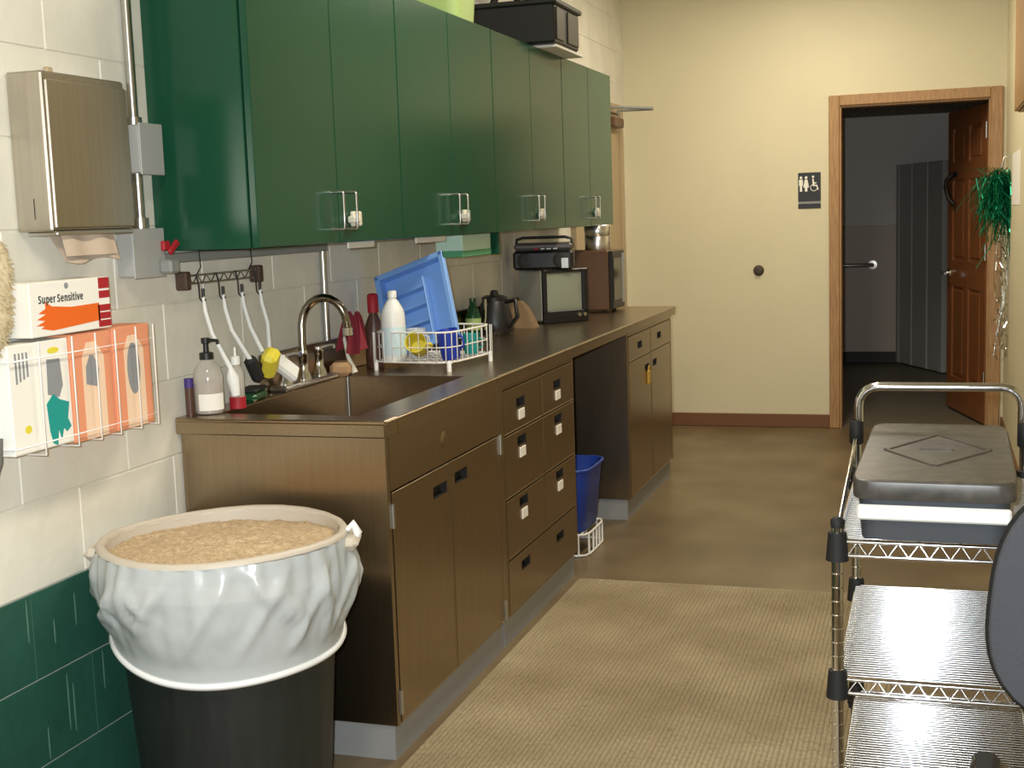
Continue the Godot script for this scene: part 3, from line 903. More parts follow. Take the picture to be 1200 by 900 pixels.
	for e in [[-0.11, 0.02, 0.0, -0.2], [0.0, -0.2, 0.115, 0.0], [0.115, 0.0, 0.0, 0.2], [-0.11, 0.02, 0.0, 0.2]]:
		var p := Vector3(e[0], 0.1305, e[1])
		var q := Vector3(e[2], 0.1305, e[3])
		var dr := (q - p).normalized()
		b.box((p + q) / 2, Vector3(p.distance_to(q), 0.006, 0.014), 0.0025, Basis(dr, Vector3.UP, dr.cross(Vector3.UP)))
	b.box(Vector3(0, 0.1305, 0), Vector3(0.075, 0.006, 0.03), 0.0025)
	lpart(lid, "lid_ridge", b, M.lid)
	b = B.new(); b.box(Vector3(0, 0.060, 0.356), Vector3(0.30, 0.032, 0.012), 0.004)
	lpart(t, "front_strip", b, M.white_plastic, "glossy white strip")
func rounded(u: float, hx: float, hz: float, r: float, y: float) -> Vector3:
	# point on a rounded rectangle, u from 0 to 1
	var a := u * TAU
	var c := cos(a)
	var s := sin(a)
	var k := 6.0 if r > 0.011 else 16.0
	var m := pow(pow(absf(c), k) + pow(absf(s), k), -1.0 / k)
	return Vector3(c * m * hx, y, s * m * hz)

func build_chair():
	var t := thing("desk_chair", "charcoal fabric swivel desk chair beside the wire cart", "chair", V(2.258, 0, -0.74), PI - 0.1)
	var b := B.new()
	b.skin(func(u, w):
		var a: float = u * TAU
		var sx := [0.0, 0.97, 1.0, 1.0, 0.96, 0.0]
		var zz := [-0.02, -0.016, 0.0, 0.03, 0.045, 0.05]
		var k := int(round(w * 5))
		var e := 2.8
		var c := cos(a)
		var s := sin(a)
		var m := pow(pow(absf(c), e) + pow(absf(s), e), -1.0 / e)
		var x: float = c * m * 0.235 * sx[k] * (1.0 - 0.10 * s * m)
		var y: float = s * m * 0.235 * sx[k]
		return Vector3(x, 0.735 + y, zz[k] + 0.12 * x * x / 0.05 * 0.3 - 0.22 * y), 56, 5)
	var bk := lpart(t, "backrest", b, M.fabric)
	b = B.new()
	var seam := []
	for i in 56:
		var a := TAU * i / 56.0
		var e := 2.8
		var m := pow(pow(absf(cos(a)), e) + pow(absf(sin(a)), e), -1.0 / e)
		var x := cos(a) * m * 0.236 * (1.0 - 0.10 * sin(a) * m)
		var y := sin(a) * m * 0.236
		seam.append(Vector3(x, 0.735 + y, 0.012 + 0.12 * x * x / 0.05 * 0.3 - 0.22 * y))
	b.tube(seam, 0.006, 6, true)
	lpart(bk, "piping", b, M.black_rubber)
	b = B.new(); b.tube([Vector3(0, 0.62, 0.06), Vector3(0, 0.48, 0.1), Vector3(0, 0.40, 0.06), Vector3(0, 0.38, -0.1)], [0.02, 0.024, 0.024, 0.02], 10)
	lpart(t, "back_bracket", b, M.black_plastic)
	b = B.new()
	b.skin(func(u, w):
		var k := int(round(w * 5))
		return rounded(u, 0.235 * [0.0, 0.96, 1.0, 1.0, 0.95, 0.0][k], 0.225 * [0.0, 0.96, 1.0, 1.0, 0.95, 0.0][k], 0.05, [0.40, 0.40, 0.42, 0.45, 0.47, 0.475][k]) + Vector3(0, 0, -0.27), 48, 5)
	lpart(t, "seat", b, M.fabric)
	for s in [-1.0, 1.0]:
		b = B.new(); b.tube([Vector3(s * 0.12, 0.385, -0.2), Vector3(s * 0.22, 0.39, -0.2), Vector3(s * 0.235, 0.43, -0.18), Vector3(s * 0.235, 0.47, -0.16)], 0.014, 8)
		b.box(Vector3(s * 0.235, 0.475, -0.12), Vector3(0.045, 0.024, 0.2), 0.01)
		lpart(t, "armrest", b, M.black_plastic)
	b = B.new(); b.tube([Vector3(-0.10, 0.47, 0.105), Vector3(-0.02, 0.47, 0.105)], 0.012, 10); b.lathe([Vector2(0, -0.03), Vector2(0.026, -0.026), Vector2(0.03, 0), Vector2(0.026, 0.026), Vector2(0, 0.03)], Vector3(-0.125, 0.47, 0.105), 14, Basis(Vector3.FORWARD, PI / 2))
	lpart(t, "adjuster_knob", b, M.black_plastic)
	b = B.new(); b.tube([Vector3(0, 0.09, -0.27), Vector3(0, 0.40, -0.27)], 0.026, 14)
	lpart(t, "gas_lift", b, M.dull_chrome)
	for k in 5:
		var a := TAU * k / 5.0 + 0.3
		var e := Vector3(cos(a) * 0.27, 0, sin(a) * 0.27) + Vector3(0, 0, -0.27)
		b = B.new(); b.tube([Vector3(0, 0.11, -0.27), e + Vector3(0, 0.075, 0)], [0.03, 0.016], 8)
		var lg := lpart(t, "base_leg", b, M.black_plastic)
		b = B.new(); b.tube([e + Vector3(-0.018, 0.028, 0), e + Vector3(0.018, 0.028, 0)], 0.028, 14)
		lpart(lg, "caster", b, M.black_rubber)

# ---------- things on the left wall ----------
func build_wall_items():
	var b := B.new()
	# towel dispenser
	var t := thing("towel_dispenser", "brushed steel paper towel dispenser on the white block wall", "dispenser", V(0, 1.418, -0.41))
	b.bx(0.0, 0.092, 1.418, 1.765, -0.567, -0.262, 0.004); part(t, "housing", b, M.dispenser_metal)
	b = B.new(); b.bx(0.092, 0.099, 1.424, 1.748, -0.56, -0.262, 0.003); part(t, "front_cover", b, M.dispenser_metal)
	b = B.new(); b.bx(0.05, 0.051, 1.445, 1.49, -0.5685, -0.567); part(t, "sight_slot", b, M.dark_metal)
	b = B.new(); b.bx(0.0, 0.014, 1.765, 1.79, -0.437, -0.415, 0.003); part(t, "mounting_tab", b, M.tan_paint)
	b = B.new(); b.bx(0.02, 0.10, 1.408, 1.418, -0.56, -0.27, 0.003); part(t, "bottom_lip", b, M.dull_chrome)
	b = B.new()
	b.skin(func(u, w): return V(0.055 + 0.035 * w + 0.006 * sin(u * 9.0), 1.412 - 0.062 * w - 0.006 * sin(u * 7.0), -0.535 + 0.225 * u + 0.02 * w * (0.5 - u)), 24, 6, false)
	b.skin(func(u, w): return V(0.085 + 0.012 * w + 0.004 * sin(u * 11.0), 1.412 - 0.05 * w, -0.53 + 0.2 * u), 24, 4, false)
	one("paper_towel", b, M.paper, V(0.07, 1.37, -0.42), "crumpled tan paper towel hanging from the steel dispenser", "towel")
	# conduit and boxes
	t = thing("electrical_conduit", "grey vertical electrical conduit with two boxes beside the green cabinets", "conduit", V(0, 1.3, -0.12))
	b = B.new(); b.tube([V(0.018, CEIL, -0.117), V(0.018, 1.67, -0.117)], 0.0125, 12); b.tube([V(0.018, 1.555, -0.117), V(0.018, 1.41, -0.117)], 0.0125, 12); part(t, "pipe", b, M.dull_chrome)
	b = B.new(); b.lathe([Vector2(0.02, 0), Vector2(0.02, 0.03)], V(0.018, 1.415, -0.117), 12); part(t, "coupling", b, M.dull_chrome)
	b = B.new(); b.lathe([Vector2(0.02, 0), Vector2(0.02, 0.02)], V(0.018, 1.675, -0.117), 12); part(t, "coupling", b, M.dull_chrome)
	b = B.new(); b.bx(0.0, 0.055, 1.555, 1.675, -0.155, -0.06, 0.004); var jb := part(t, "junction_box", b, M.grey_paint)
	b = B.new(); b.bx(0.055, 0.06, 1.551, 1.679, -0.159, -0.056, 0.002); part(jb, "cover_plate", b, M.grey_paint)
	b = B.new(); b.bx(0.0, 0.05, 1.297, 1.415, -0.205, -0.075, 0.004); jb = part(t, "switch_box", b, M.grey_paint)
	b = B.new(); b.bx(0.05, 0.054, 1.294, 1.418, -0.21, -0.07, 0.002); part(jb, "cover_plate", b, M.grey_paint)
	b = B.new(); b.bx(0.054, 0.09, 1.302, 1.338, -0.105, -0.06, 0.006); part(jb, "plug", b, M.grey_plastic)
	b = B.new(); b.bx(0.054, 0.066, 1.36, 1.385, -0.092, -0.062, 0.003); b.box(V(0.066, 1.368, -0.05), Vector3(0.012, 0.018, 0.05), 0.004, Basis(Vector3.RIGHT, 0.6)); part(jb, "red_switch", b, M.red, "red switch")
	t = thing("cable_raceway", "grey surface raceway running under the first green cabinets", "raceway", V(0, 1.33, 0.4))
	b = B.new(); b.bx(0.0, 0.03, 1.325, 1.352, -0.07, 0.93, 0.004); part(t, "channel", b, M.grey_plastic)
	b = B.new(); b.tube([V(0.016, 1.33, 0.915), V(0.016, 1.03, 0.915)], 0.0115, 10); part(t, "drop_pipe", b, M.dull_chrome)
	# glove boxes in a wire rack
	glove_boxes()
	# fleece duster and blue brush
	t = thing("fleece_duster", "fluffy beige fleece duster hanging on the white wall", "duster", V(0.055, 1.29, -0.775))
	b = B.new()
	var nz := FastNoiseLite.new(); nz.seed = 12; nz.frequency = 14.0
	var fl := func(u, w):
		var a: float = u * TAU
		var y: float = lerpf(-0.135, 0.14, w)
		var q: float = sqrt(maxf(1.0 - pow(absf(y / 0.14), 3.0), 0.0))
		var r: float = q * (1.0 + 0.14 * nz.get_noise_3d(cos(a) * 0.06, y, sin(a) * 0.06))
		return Vector3(cos(a) * r * 0.046, y, sin(a) * r * (0.085 + 0.12 * y))
	b.skin(fl, 36, 24)
	lpart(t, "pad", b, M.fleece)
	b = B.new()
	var rng := RandomNumberGenerator.new(); rng.seed = 9
	for k in 1400:
		var p: Vector3 = fl.call(rng.randf(), rng.randf_range(0.03, 0.97))
		var o := Vector3(p.x / 0.046, rng.randf_range(-0.8, 0.3), p.z / 0.09).normalized()
		var sd := o.cross(Vector3(rng.randf() - 0.5, rng.randf() - 0.5, rng.randf() - 0.5)).normalized() * 0.003
		var tip := p + o * rng.randf_range(0.006, 0.014) + Vector3(0, -0.004, 0)
		b.tri(p + sd, p - sd, tip, o.cross(sd)); b.tri(p + sd, tip, p - sd, -o.cross(sd))
	var tu := lpart(t, "tufts", b, M.fleece); tu.set_meta("kind", "stuff")
	b = B.new(); b.tube([Vector3(0, 0.13, 0), Vector3(-0.02, 0.17, 0), Vector3(-0.054, 0.175, 0)], 0.004, 6); lpart(t, "hook", b, M.dull_chrome)
	t = thing("scrub_brush", "light blue long-handled brush with grey bristles hanging under the duster", "brush", V(0.06, 0.91, -0.785))
	b = B.new(); b.box(V(0.06, 1.045, -0.80), Vector3(0.012, 0.23, 0.045), 0.005, Basis(Vector3.RIGHT, 0.06)); b.box(V(0.06, 1.0, -0.768), Vector3(0.01, 0.16, 0.012), 0.004, Basis(Vector3.RIGHT, 0.05)); part(t, "handle", b, M.light_blue)
	b = B.new(); b.tube([V(0.06, 0.99, -0.757), V(0.06, 0.94, -0.768), V(0.06, 0.905, -0.777)], [0.011, 0.014, 0.007], 10); part(t, "bristle_tip", b, M.bristle)
	b = B.new(); b.tube([V(0.06, 1.15, -0.80), V(0.03, 1.17, -0.80), V(0.0, 1.17, -0.80)], 0.003, 6); part(t, "hook", b, M.dull_chrome)

func face_x(x: float) -> Transform3D:
	# drawing plane on a face towards +x: (u, v) -> depth, height
	return Transform3D(Basis(Vector3(0, 0, -1), Vector3(0, 1, 0), Vector3(1, 0, 0)), Vector3(x, 0, 0))
func rect(u0, u1, v0, v1) -> PackedVector2Array: return PackedVector2Array([Vector2(u0, v0), Vector2(u1, v0), Vector2(u1, v1), Vector2(u0, v1)])
func oval(cu, cv, ru, rv, n := 24) -> PackedVector2Array:
	var p := PackedVector2Array()
	for i in n: p.append(Vector2(cu + ru * cos(TAU * i / n), cv + rv * sin(TAU * i / n)))
	return p
func glove_boxes():
	var X := 0.1
	var t := thing("glove_box", "white and red glove box with an orange glove print lying on the wire rack", "box", V(0.05, 1.19, -0.53), 0, "glove boxes")
	var b := B.new(); b.bx(0.012, X, 1.192, 1.31, -0.672, -0.386, 0.002); part(t, "carton", b, M.card)
	b = B.new()
	b.prism(PackedVector2Array([Vector2(-0.64, 1.21), Vector2(-0.60, 1.203), Vector2(-0.43, 1.212), Vector2(-0.43, 1.252), Vector2(-0.53, 1.25), Vector2(-0.60, 1.256), Vector2(-0.622, 1.268), Vector2(-0.622, 1.252), Vector2(-0.646, 1.243), Vector2(-0.622, 1.24), Vector2(-0.652, 1.23), Vector2(-0.625, 1.226), Vector2(-0.655, 1.217), Vector2(-0.628, 1.215)]), 0, 0.0006, face_x(X))
	part(t, "glove_print", b, M.orange, "orange glove print")
	b = B.new()
	for r in [[1.284, 1.309], [1.262, 1.279], [1.232, 1.247], [1.214, 1.229], [1.196, 1.211]]: b.prism(rect(-0.428, -0.388, r[0], r[1]), 0, 0.0006, face_x(X))
	b.prism(rect(-0.435, -0.428, 1.196, 1.247), 0, 0.0006, face_x(X))
	part(t, "red_band_print", b, M.red, "red printed bands")
	words(t, "lettering", "Super Sensitive", 0.024, Vector3(X + 0.0004 - 0.05, 1.272 - 1.19, 0.565 - 0.53), PI / 2, M.ink, 0.155)
	b = B.new(); b.prism(oval(-0.545, 1.298, 0.007, 0.007, 14), 0, 0.0006, face_x(X)); part(t, "round_mark", b, M.glove_grey)
	t = thing("glove_box", "white glove box with a teal glove print, held in the wire rack", "box", V(0.05, 0.945, -0.64), 0, "glove boxes")
	b = B.new(); b.bx(0.012, X - 0.006, 0.948, 1.183, -0.748, -0.548, 0.002); part(t, "carton", b, M.card)
	b = B.new()
	b.prism(PackedVector2Array([Vector2(-0.635, 1.045), Vector2(-0.63, 0.985), Vector2(-0.622, 0.957), Vector2(-0.607, 0.95), Vector2(-0.6, 0.985), Vector2(-0.592, 0.96), Vector2(-0.582, 0.985), Vector2(-0.572, 0.975), Vector2(-0.556, 0.985), Vector2(-0.566, 1.005), Vector2(-0.558, 1.04), Vector2(-0.59, 1.05), Vector2(-0.61, 1.065)]), 0, 0.0008, face_x(X - 0.006))
	part(t, "glove_print", b, M.teal, "teal glove print")
	b = B.new(); b.prism(PackedVector2Array([Vector2(-0.628, 1.065), Vector2(-0.59, 1.055), Vector2(-0.575, 1.08), Vector2(-0.58, 1.14), Vector2(-0.625, 1.142)]), 0, 0.0006, face_x(X - 0.006))
	part(t, "cuff_print", b, M.glove_grey, "grey cuff print")
	b = B.new()
	for k in 4: b.prism(rect(-0.728 + 0.012 * k, -0.722 + 0.012 * k, 1.10 + 0.004 * k, 1.165), 0, 0.0005, face_x(X - 0.006))
	part(t, "side_print", b, M.glove_grey)
	b = B.new(); b.prism(oval(-0.70, 1.0, 0.011, 0.009, 14), 0, 0.0005, face_x(X - 0.006)); b.prism(oval(-0.6, 1.16, 0.02, 0.007, 14), 0, 0.0005, face_x(X - 0.006)); part(t, "seal_print", b, M.yellow)
	for k in 2:
		var a: float = -0.541 if k == 0 else -0.379
		var c: float = -0.389 if k == 0 else -0.229
		t = thing("glove_box", ["orange and peach glove box with a short grey opening next to the teal print box", "orange and peach glove box with a long grey opening at the rack's end"][k], "box", V(0.05, 0.94, (a + c) / 2), 0, "glove boxes")
		b = B.new(); b.bx(0.012, X - 0.006, 0.942, 1.188, a, c, 0.002); part(t, "carton", b, M.peach)
		b = B.new(); b.prism(PackedVector2Array([Vector2(a + 0.04, 0.944), Vector2(c - 0.03, 0.944), Vector2(c - 0.03, 1.13), Vector2(c - 0.06, 1.165), Vector2(a + 0.06, 1.165), Vector2(a + 0.04, 1.13)]), 0, 0.0006, face_x(X - 0.006))
		part(t, "panel_print", b, M.pale_peach)
		b = B.new()
		if k == 0: b.prism(PackedVector2Array([Vector2(a + 0.05, 1.07), Vector2(a + 0.095, 1.06), Vector2(a + 0.1, 1.1), Vector2(a + 0.082, 1.135), Vector2(a + 0.068, 1.135), Vector2(a + 0.052, 1.11)]), 0.0006, 0.0014, face_x(X - 0.006))
		else: b.prism(oval((a + c) / 2, 1.085, 0.026, 0.062), 0.0006, 0.0014, face_x(X - 0.006))
		part(t, "opening", b, M.glove_grey, "grey dispensing opening")
	t = thing("wire_rack", "white wire rack holding the glove boxes against the wall", "rack", V(0.05, 0.94, -0.49))
	b = B.new()
	for y in [0.965, 1.15]: b.tube([V(0.0, y, -0.752), V(X + 0.004, y, -0.752), V(X + 0.004, y, -0.222), V(0.0, y, -0.222)], 0.0025, 6)
	part(t, "hoop", b, M.white_wire)
	for d in [-0.66, -0.545, -0.46, -0.384, -0.30, -0.226]:
		b = B.new(); b.tube([V(X + 0.004, 1.185, d), V(X + 0.004, 0.938, d), V(0.004, 0.938, d)], 0.0024, 6); part(t, "upright_wire", b, M.white_wire)

# ---------- things on the counter ----------
func build_counter_items():
	var b: B
	# utensil rail
	var t := thing("utensil_rail", "brown wire utensil rail with hooks on the wall above the soap bottle", "rail", V(0.03, 1.275, 0.26))
	for d in [0.063, 0.462]:
		b = B.new(); b.bx(0.0, 0.035, 1.25, 1.30, d - 0.014, d + 0.014, 0.004); part(t, "end_block", b, M.dark_wood)
	b = B.new()
	b.tube([V(0.025, 1.288, 0.07), V(0.025, 1.288, 0.455)], 0.003, 6); b.tube([V(0.025, 1.266, 0.07), V(0.025, 1.266, 0.455)], 0.003, 6)
	zig(b, V(0.025, 1.288, 0.075), V(0.025, 1.288, 0.45), 0.022, 16, 0.002)
	part(t, "rail_wire", b, M.dull_chrome)
	for d in [0.11, 0.215, 0.32, 0.425]:
		b = B.new(); b.tube([V(0.029, 1.289, d), V(0.035, 1.262, d), V(0.036, 1.225, d), V(0.045, 1.213, d), V(0.054, 1.222, d)], 0.0023, 6); part(t, "hook", b, M.dark_metal)
	for d in [0.118, 0.4]:
		b = B.new(); b.tube([V(0.027, 1.29, d), V(0.034, 1.31, d + 0.01), V(0.034, 1.356, d + 0.006)], 0.0016, 6); part(t, "hanging_cord", b, M.black_rubber)
	# four long white utensils on the hooks
	var heads := ["white pot brush with a clear bristle head", "white dish wand with a black scrubber head", "white dish wand with a yellow sponge head", "white angled spatula brush with a flat head"]
	for k in 4:
		var d: float = [0.11, 0.215, 0.32, 0.425][k]
		t = thing("dish_brush", heads[k] + " hanging from the rail", "brush", V(0.05, 1.0, d), 0, "dish brushes on the rail")
		b = B.new()
		var e: Vector3 = [V(0.10, 1.03, d + 0.03), V(0.085, 1.04, d + 0.06), V(0.085, 1.055, d + 0.03), V(0.06, 1.03, d + 0.015)][k]
		b.tube([V(0.047, 1.235, d), V(0.05, 1.19, d + 0.002), V(0.06, 1.13, d + 0.012), e], [0.004, 0.0065, 0.0065, 0.0075], 8)
		part(t, "handle", b, M.white_plastic)
		b = B.new(); b.tube([V(0.047, 1.252, d), V(0.047, 1.228, d)], 0.0045, 8); part(t, "hanging_loop", b, M.black_plastic)
		b = B.new()
		if k == 0:
			b.tube([e, e + Vector3(0.004, -0.025, 0), e + Vector3(0.008, -0.075, -0.005)], [0.008, 0.018, 0.012], 10); part(t, "head", b, M.white_plastic)
		elif k == 1:
			b.box(e + Vector3(0.0, -0.03, -0.02), Vector3(0.035, 0.085, 0.04), 0.012, Basis.from_euler(Vector3(0.5, 0, 0.1))); part(t, "head", b, M.black_rubber, "black scrubber head")
		elif k == 2:
			b.box(e + Vector3(0.015, -0.035, -0.012), Vector3(0.045, 0.09, 0.06), 0.012, Basis.from_euler(Vector3(0.6, 0, -0.45))); part(t, "head", b, M.yellow, "yellow sponge head")
			b = B.new(); b.box(e + Vector3(-0.006, -0.045, -0.02), Vector3(0.02, 0.08, 0.055), 0.008, Basis.from_euler(Vector3(0.6, 0, -0.45))); part(t, "scour_pad", b, M.black_rubber)
		else:
			b.box(e + Vector3(0.03, -0.035, -0.03), Vector3(0.03, 0.1, 0.055), 0.008, Basis.from_euler(Vector3(0.75, 0.2, 0.55))); part(t, "head", b, M.white_plastic)
	# soap bottle
	t = thing("soap_bottle", "clear pump bottle with a black pump and white label by the sink", "bottle", V(0.06, CT, 0.085))
	b = B.new(); b.lathe([Vector2(0, 0.002), Vector2(0.036, 0.002), Vector2(0.040, 0.012), Vector2(0.040, 0.10), Vector2(0.034, 0.125), Vector2(0.018, 0.145), Vector2(0.015, 0.155), Vector2(0, 0.156)], V(0.06, CT, 0.085), 24); part(t, "bottle_body", b, M.clear)
	b = B.new(); b.lathe([Vector2(0, 0.004), Vector2(0.036, 0.005), Vector2(0.0365, 0.085), Vector2(0, 0.085)], V(0.06, CT, 0.085), 24); part(t, "liquid", b, M.soap)
	b = B.new(); b.lathe([Vector2(0.019, 0.148), Vector2(0.019, 0.166), Vector2(0.008, 0.168), Vector2(0.007, 0.19), Vector2(0.012, 0.192), Vector2(0.012, 0.206), Vector2(0, 0.207)], V(0.06, CT, 0.085), 16); b.tube([V(0.06, CT + 0.2, 0.085), V(0.1, CT + 0.2, 0.075), V(0.103, CT + 0.19, 0.075)], 0.005, 8); part(t, "pump", b, M.black_plastic)
	b = B.new(); b.skin(func(u, w):
		var a: float = lerpf(-0.2, 1.75, u)
		return V(0.06, CT + 0.012, 0.085) + Vector3(cos(a) * 0.0408, w * 0.045, sin(a) * 0.0408), 14, 1, false)
	part(t, "paper_label", b, M.card)
	t = thing("slim_bottle", "slim dark tube with a purple cap beside the soap bottle", "bottle", V(0.026, CT, 0.045))
	b = B.new(); b.lathe([Vector2(0, 0), Vector2(0.012, 0), Vector2(0.012, 0.075), Vector2(0, 0.075)], V(0.022, CT, 0.05), 14); part(t, "bottle_body", b, M.bottle_brown)
	b = B.new(); b.lathe([Vector2(0.0125, 0.075), Vector2(0.0125, 0.1), Vector2(0, 0.101)], V(0.022, CT, 0.05), 14); part(t, "cap", b, M.purple)
	t = thing("spray_bottle", "small clear bottle with a white cap and red base near the sink", "bottle", V(0.10, CT, 0.165))
	b = B.new(); b.lathe([Vector2(0.021, 0.03), Vector2(0.021, 0.1), Vector2(0.01, 0.122), Vector2(0.009, 0.13)], V(0.09, CT, 0.185), 18); part(t, "bottle_body", b, M.clear)
	b = B.new(); b.lathe([Vector2(0, 0), Vector2(0.023, 0), Vector2(0.023, 0.032), Vector2(0, 0.033)], V(0.09, CT, 0.185), 18); part(t, "base_cup", b, M.red, "red base")
	b = B.new(); b.lathe([Vector2(0.013, 0.122), Vector2(0.013, 0.145), Vector2(0.004, 0.147), Vector2(0.004, 0.17), Vector2(0, 0.17)], V(0.09, CT, 0.185), 14); part(t, "cap", b, M.white_plastic)
	t = thing("scrub_pad", "dark green scouring pad lying behind the sink rim", "pad", V(0.055, CT, 0.32))
	b = B.new(); b.box(V(0.055, CT + 0.014, 0.33), Vector3(0.06, 0.028, 0.12), 0.01, Basis(Vector3.UP, 0.2)); part(t, "pad", b, M.bottle_green)
	b = B.new(); b.box(V(0.055, CT + 0.033, 0.33), Vector3(0.058, 0.01, 0.118), 0.004, Basis(Vector3.UP, 0.2)); part(t, "scour_face", b, M.black_rubber)
	# cloth on the rack corner, sponge
	b = B.new()
	b.skin(func(u, w):
		var x: float = 0.06 + 0.095 * (u - 0.5) * (0.35 + 0.75 * sqrt(w)) + 0.035
		return V(x, 1.115 - 0.125 * w + 0.01 * sin(u * 8.0), 0.945 - 0.018 * sin(u * 14.0 + w * 2) * (0.4 + w) - 0.01 * sin(u * PI)), 40, 14, false)
	b.skin(func(u, w):
		var x: float = 0.06 + 0.095 * (u - 0.5) * (0.35 + 0.75 * sqrt(w)) + 0.035
		return V(x, 1.115 - 0.105 * w + 0.01 * sin(u * 8.0), 0.957 + 0.012 * sin(u * 11.0) * w), 40, 14, false)
	one("dish_cloth", b, M.maroon, V(0.095, 1.0, 0.95), "dark red dish cloth draped by the faucet next to the white bottle", "cloth")
	b = B.new(); b.box(V(0.058, CT + 0.022, 0.93), Vector3(0.07, 0.044, 0.1), 0.012, Basis(Vector3.UP, 0.3))
	one("sponge", b, M.sponge, V(0.058, CT, 0.93), "tan sponge behind the far corner of the sink", "sponge")
	b = B.new(); b.tube([V(0.10, CT + 0.005, 0.94), V(0.075, CT + 0.06, 0.945), V(0.06, CT + 0.13, 0.95)], [0.012, 0.007, 0.006], 8)
	one("brush_handle", b, M.cream_plastic, V(0.09, CT, 0.94), "pale scraper handle leaning under the red cloth", "brush")
	dish_rack()

func dish_rack():
	var turn := -0.12
	var base := V(0.285, CT, 1.195)
	var hx := 0.15
	var hz := 0.17
	var H := 0.13
	var t := thing("dish_rack", "white coated wire dish rack on the steel worktop", "dish rack", base, turn)
	var b := B.new()
	for e in [[H, 0.0035], [0.03, 0.0035], [0.08, 0.0022]]:
		var p := []
		for k in 32: p.append(rounded(k / 32.0, hx, hz, 0.02, e[0]))
		b.tube(p, e[1], 6, true)
	lpart(t, "hoop", b, M.white_wire)
	for k in 9:
		var x := lerpf(-hx * 0.9, hx * 0.9, k / 8.0)
		b = B.new(); b.tube([Vector3(x, H, hz), Vector3(x, 0.03, hz), Vector3(x, 0.028, -hz), Vector3(x, H, -hz)], 0.0021, 6); lpart(t, "wire", b, M.white_wire)
	for k in 9:
		var z := lerpf(-hz * 0.9, hz * 0.9, k / 8.0)
		b = B.new(); b.tube([Vector3(hx, H, z), Vector3(hx, 0.028, z), Vector3(-hx, 0.028, z), Vector3(-hx, H, z)], 0.0021, 6); lpart(t, "wire", b, M.white_wire)
	for sx in [-1.0, 1.0]:
		for sz in [-1.0, 1.0]:
			b = B.new(); b.lathe([Vector2(0, 0), Vector2(0.008, 0), Vector2(0.008, 0.028), Vector2(0.004, 0.036), Vector2(0, 0.036)], Vector3(sx * hx * 0.93, 0, sz * hz * 0.93), 10); lpart(t, "foot", b, M.white_plastic)
	# white bottle standing in the rack
	var at := V(0.188, CT + 0.031, 1.075)
	t = thing("detergent_bottle", "tall white plastic bottle with a pale blue label in the dish rack", "bottle", at)
	b = B.new(); b.lathe([Vector2(0, 0), Vector2(0.038, 0), Vector2(0.042, 0.006), Vector2(0.042, 0.13), Vector2(0.040, 0.16), Vector2(0.036, 0.175), Vector2(0.022, 0.2), Vector2(0.014, 0.21), Vector2(0.013, 0.222)], Vector3.ZERO, 26); lpart(t, "bottle_body", b, M.white_plastic)
	b = B.new(); b.lathe([Vector2(0.0155, 0.214), Vector2(0.0155, 0.235), Vector2(0.012, 0.238), Vector2(0, 0.238)], Vector3.ZERO, 18); lpart(t, "cap", b, M.white_plastic)
	b = B.new(); b.lathe([Vector2(0.0424, 0.02), Vector2(0.0426, 0.021), Vector2(0.0426, 0.115), Vector2(0.0424, 0.116)], Vector3.ZERO, 26); lpart(t, "wrap_label", b, M.pale_blue)
	at = V(0.082, CT, 1.15)
	t = thing("red_capped_bottle", "dark bottle with a red cap behind the tall white bottle", "bottle", at)
	b = B.new(); b.lathe([Vector2(0, 0), Vector2(0.03, 0), Vector2(0.032, 0.01), Vector2(0.032, 0.14), Vector2(0.015, 0.185), Vector2(0.014, 0.195)], Vector3.ZERO, 20); lpart(t, "bottle_body", b, M.bottle_brown)
	b = B.new(); b.lathe([Vector2(0.019, 0.19), Vector2(0.019, 0.25), Vector2(0.012, 0.256), Vector2(0, 0.256)], Vector3.ZERO, 16); lpart(t, "cap", b, M.red, "red cap")
	# blue tray leaning in the rack: corners TL, TR, BR
	var tl := V(0.065, 1.198, 1.31)
	var tr := V(0.300, 1.278, 1.29)
	var br := V(0.408, 1.065, 1.205)
	var ux := (tr - tl).normalized()
	var nn := (tl - tr).cross(br - tr).normalized()
	if nn.z < 0: nn = -nn
	var uy := nn.cross(ux).normalized()
	var wd := tl.distance_to(tr)
	var hh := absf((tr - br).dot(uy)) + 0.035
	var cen := (tl + tr) / 2 - uy * hh / 2
	t = thing("cutlery_tray", "light blue plastic cutlery tray leaning upright in the dish rack", "tray", cen)
	var bs := Basis(ux, uy, nn)
	b = B.new()
	b.box(Vector3.ZERO, Vector3(wd * 1.02, hh, 0.005), 0.002, bs)
	for s in [-1.0, 1.0]:
		b.box(bs * Vector3(s * wd * 0.51, 0, 0.022), Vector3(0.006, hh, 0.045), 0.002, bs); b.box(bs * Vector3(0, s * hh * 0.5, 0.022), Vector3(wd * 1.02 + 0.006, 0.006, 0.045), 0.002, bs)
	lpart(t, "tray_shell", b, M.tray_blue)
	b = B.new()
	for s in [-1.0, 1.0]:
		b.box(bs * Vector3(s * (wd * 0.51 + 0.007), 0, 0.044), Vector3(0.018, hh + 0.03, 0.005), 0.002, bs); b.box(bs * Vector3(0, s * (hh * 0.5 + 0.007), 0.044), Vector3(wd * 1.02 + 0.03, 0.018, 0.005), 0.002, bs)
	lpart(t, "rim", b, M.tray_blue)
	b = B.new(); b.box(bs * Vector3(wd * 0.18, -0.02, 0.02), Vector3(0.005, hh - 0.05, 0.038), 0.002, bs); lpart(t, "divider", b, M.tray_blue)
	for k in 3:
		b = B.new(); b.box(bs * Vector3(-wd * 0.17, hh * (0.22 - 0.22 * k), 0.02), Vector3(wd * 0.66, 0.005, 0.036), 0.002, bs); lpart(t, "divider", b, M.tray_blue)
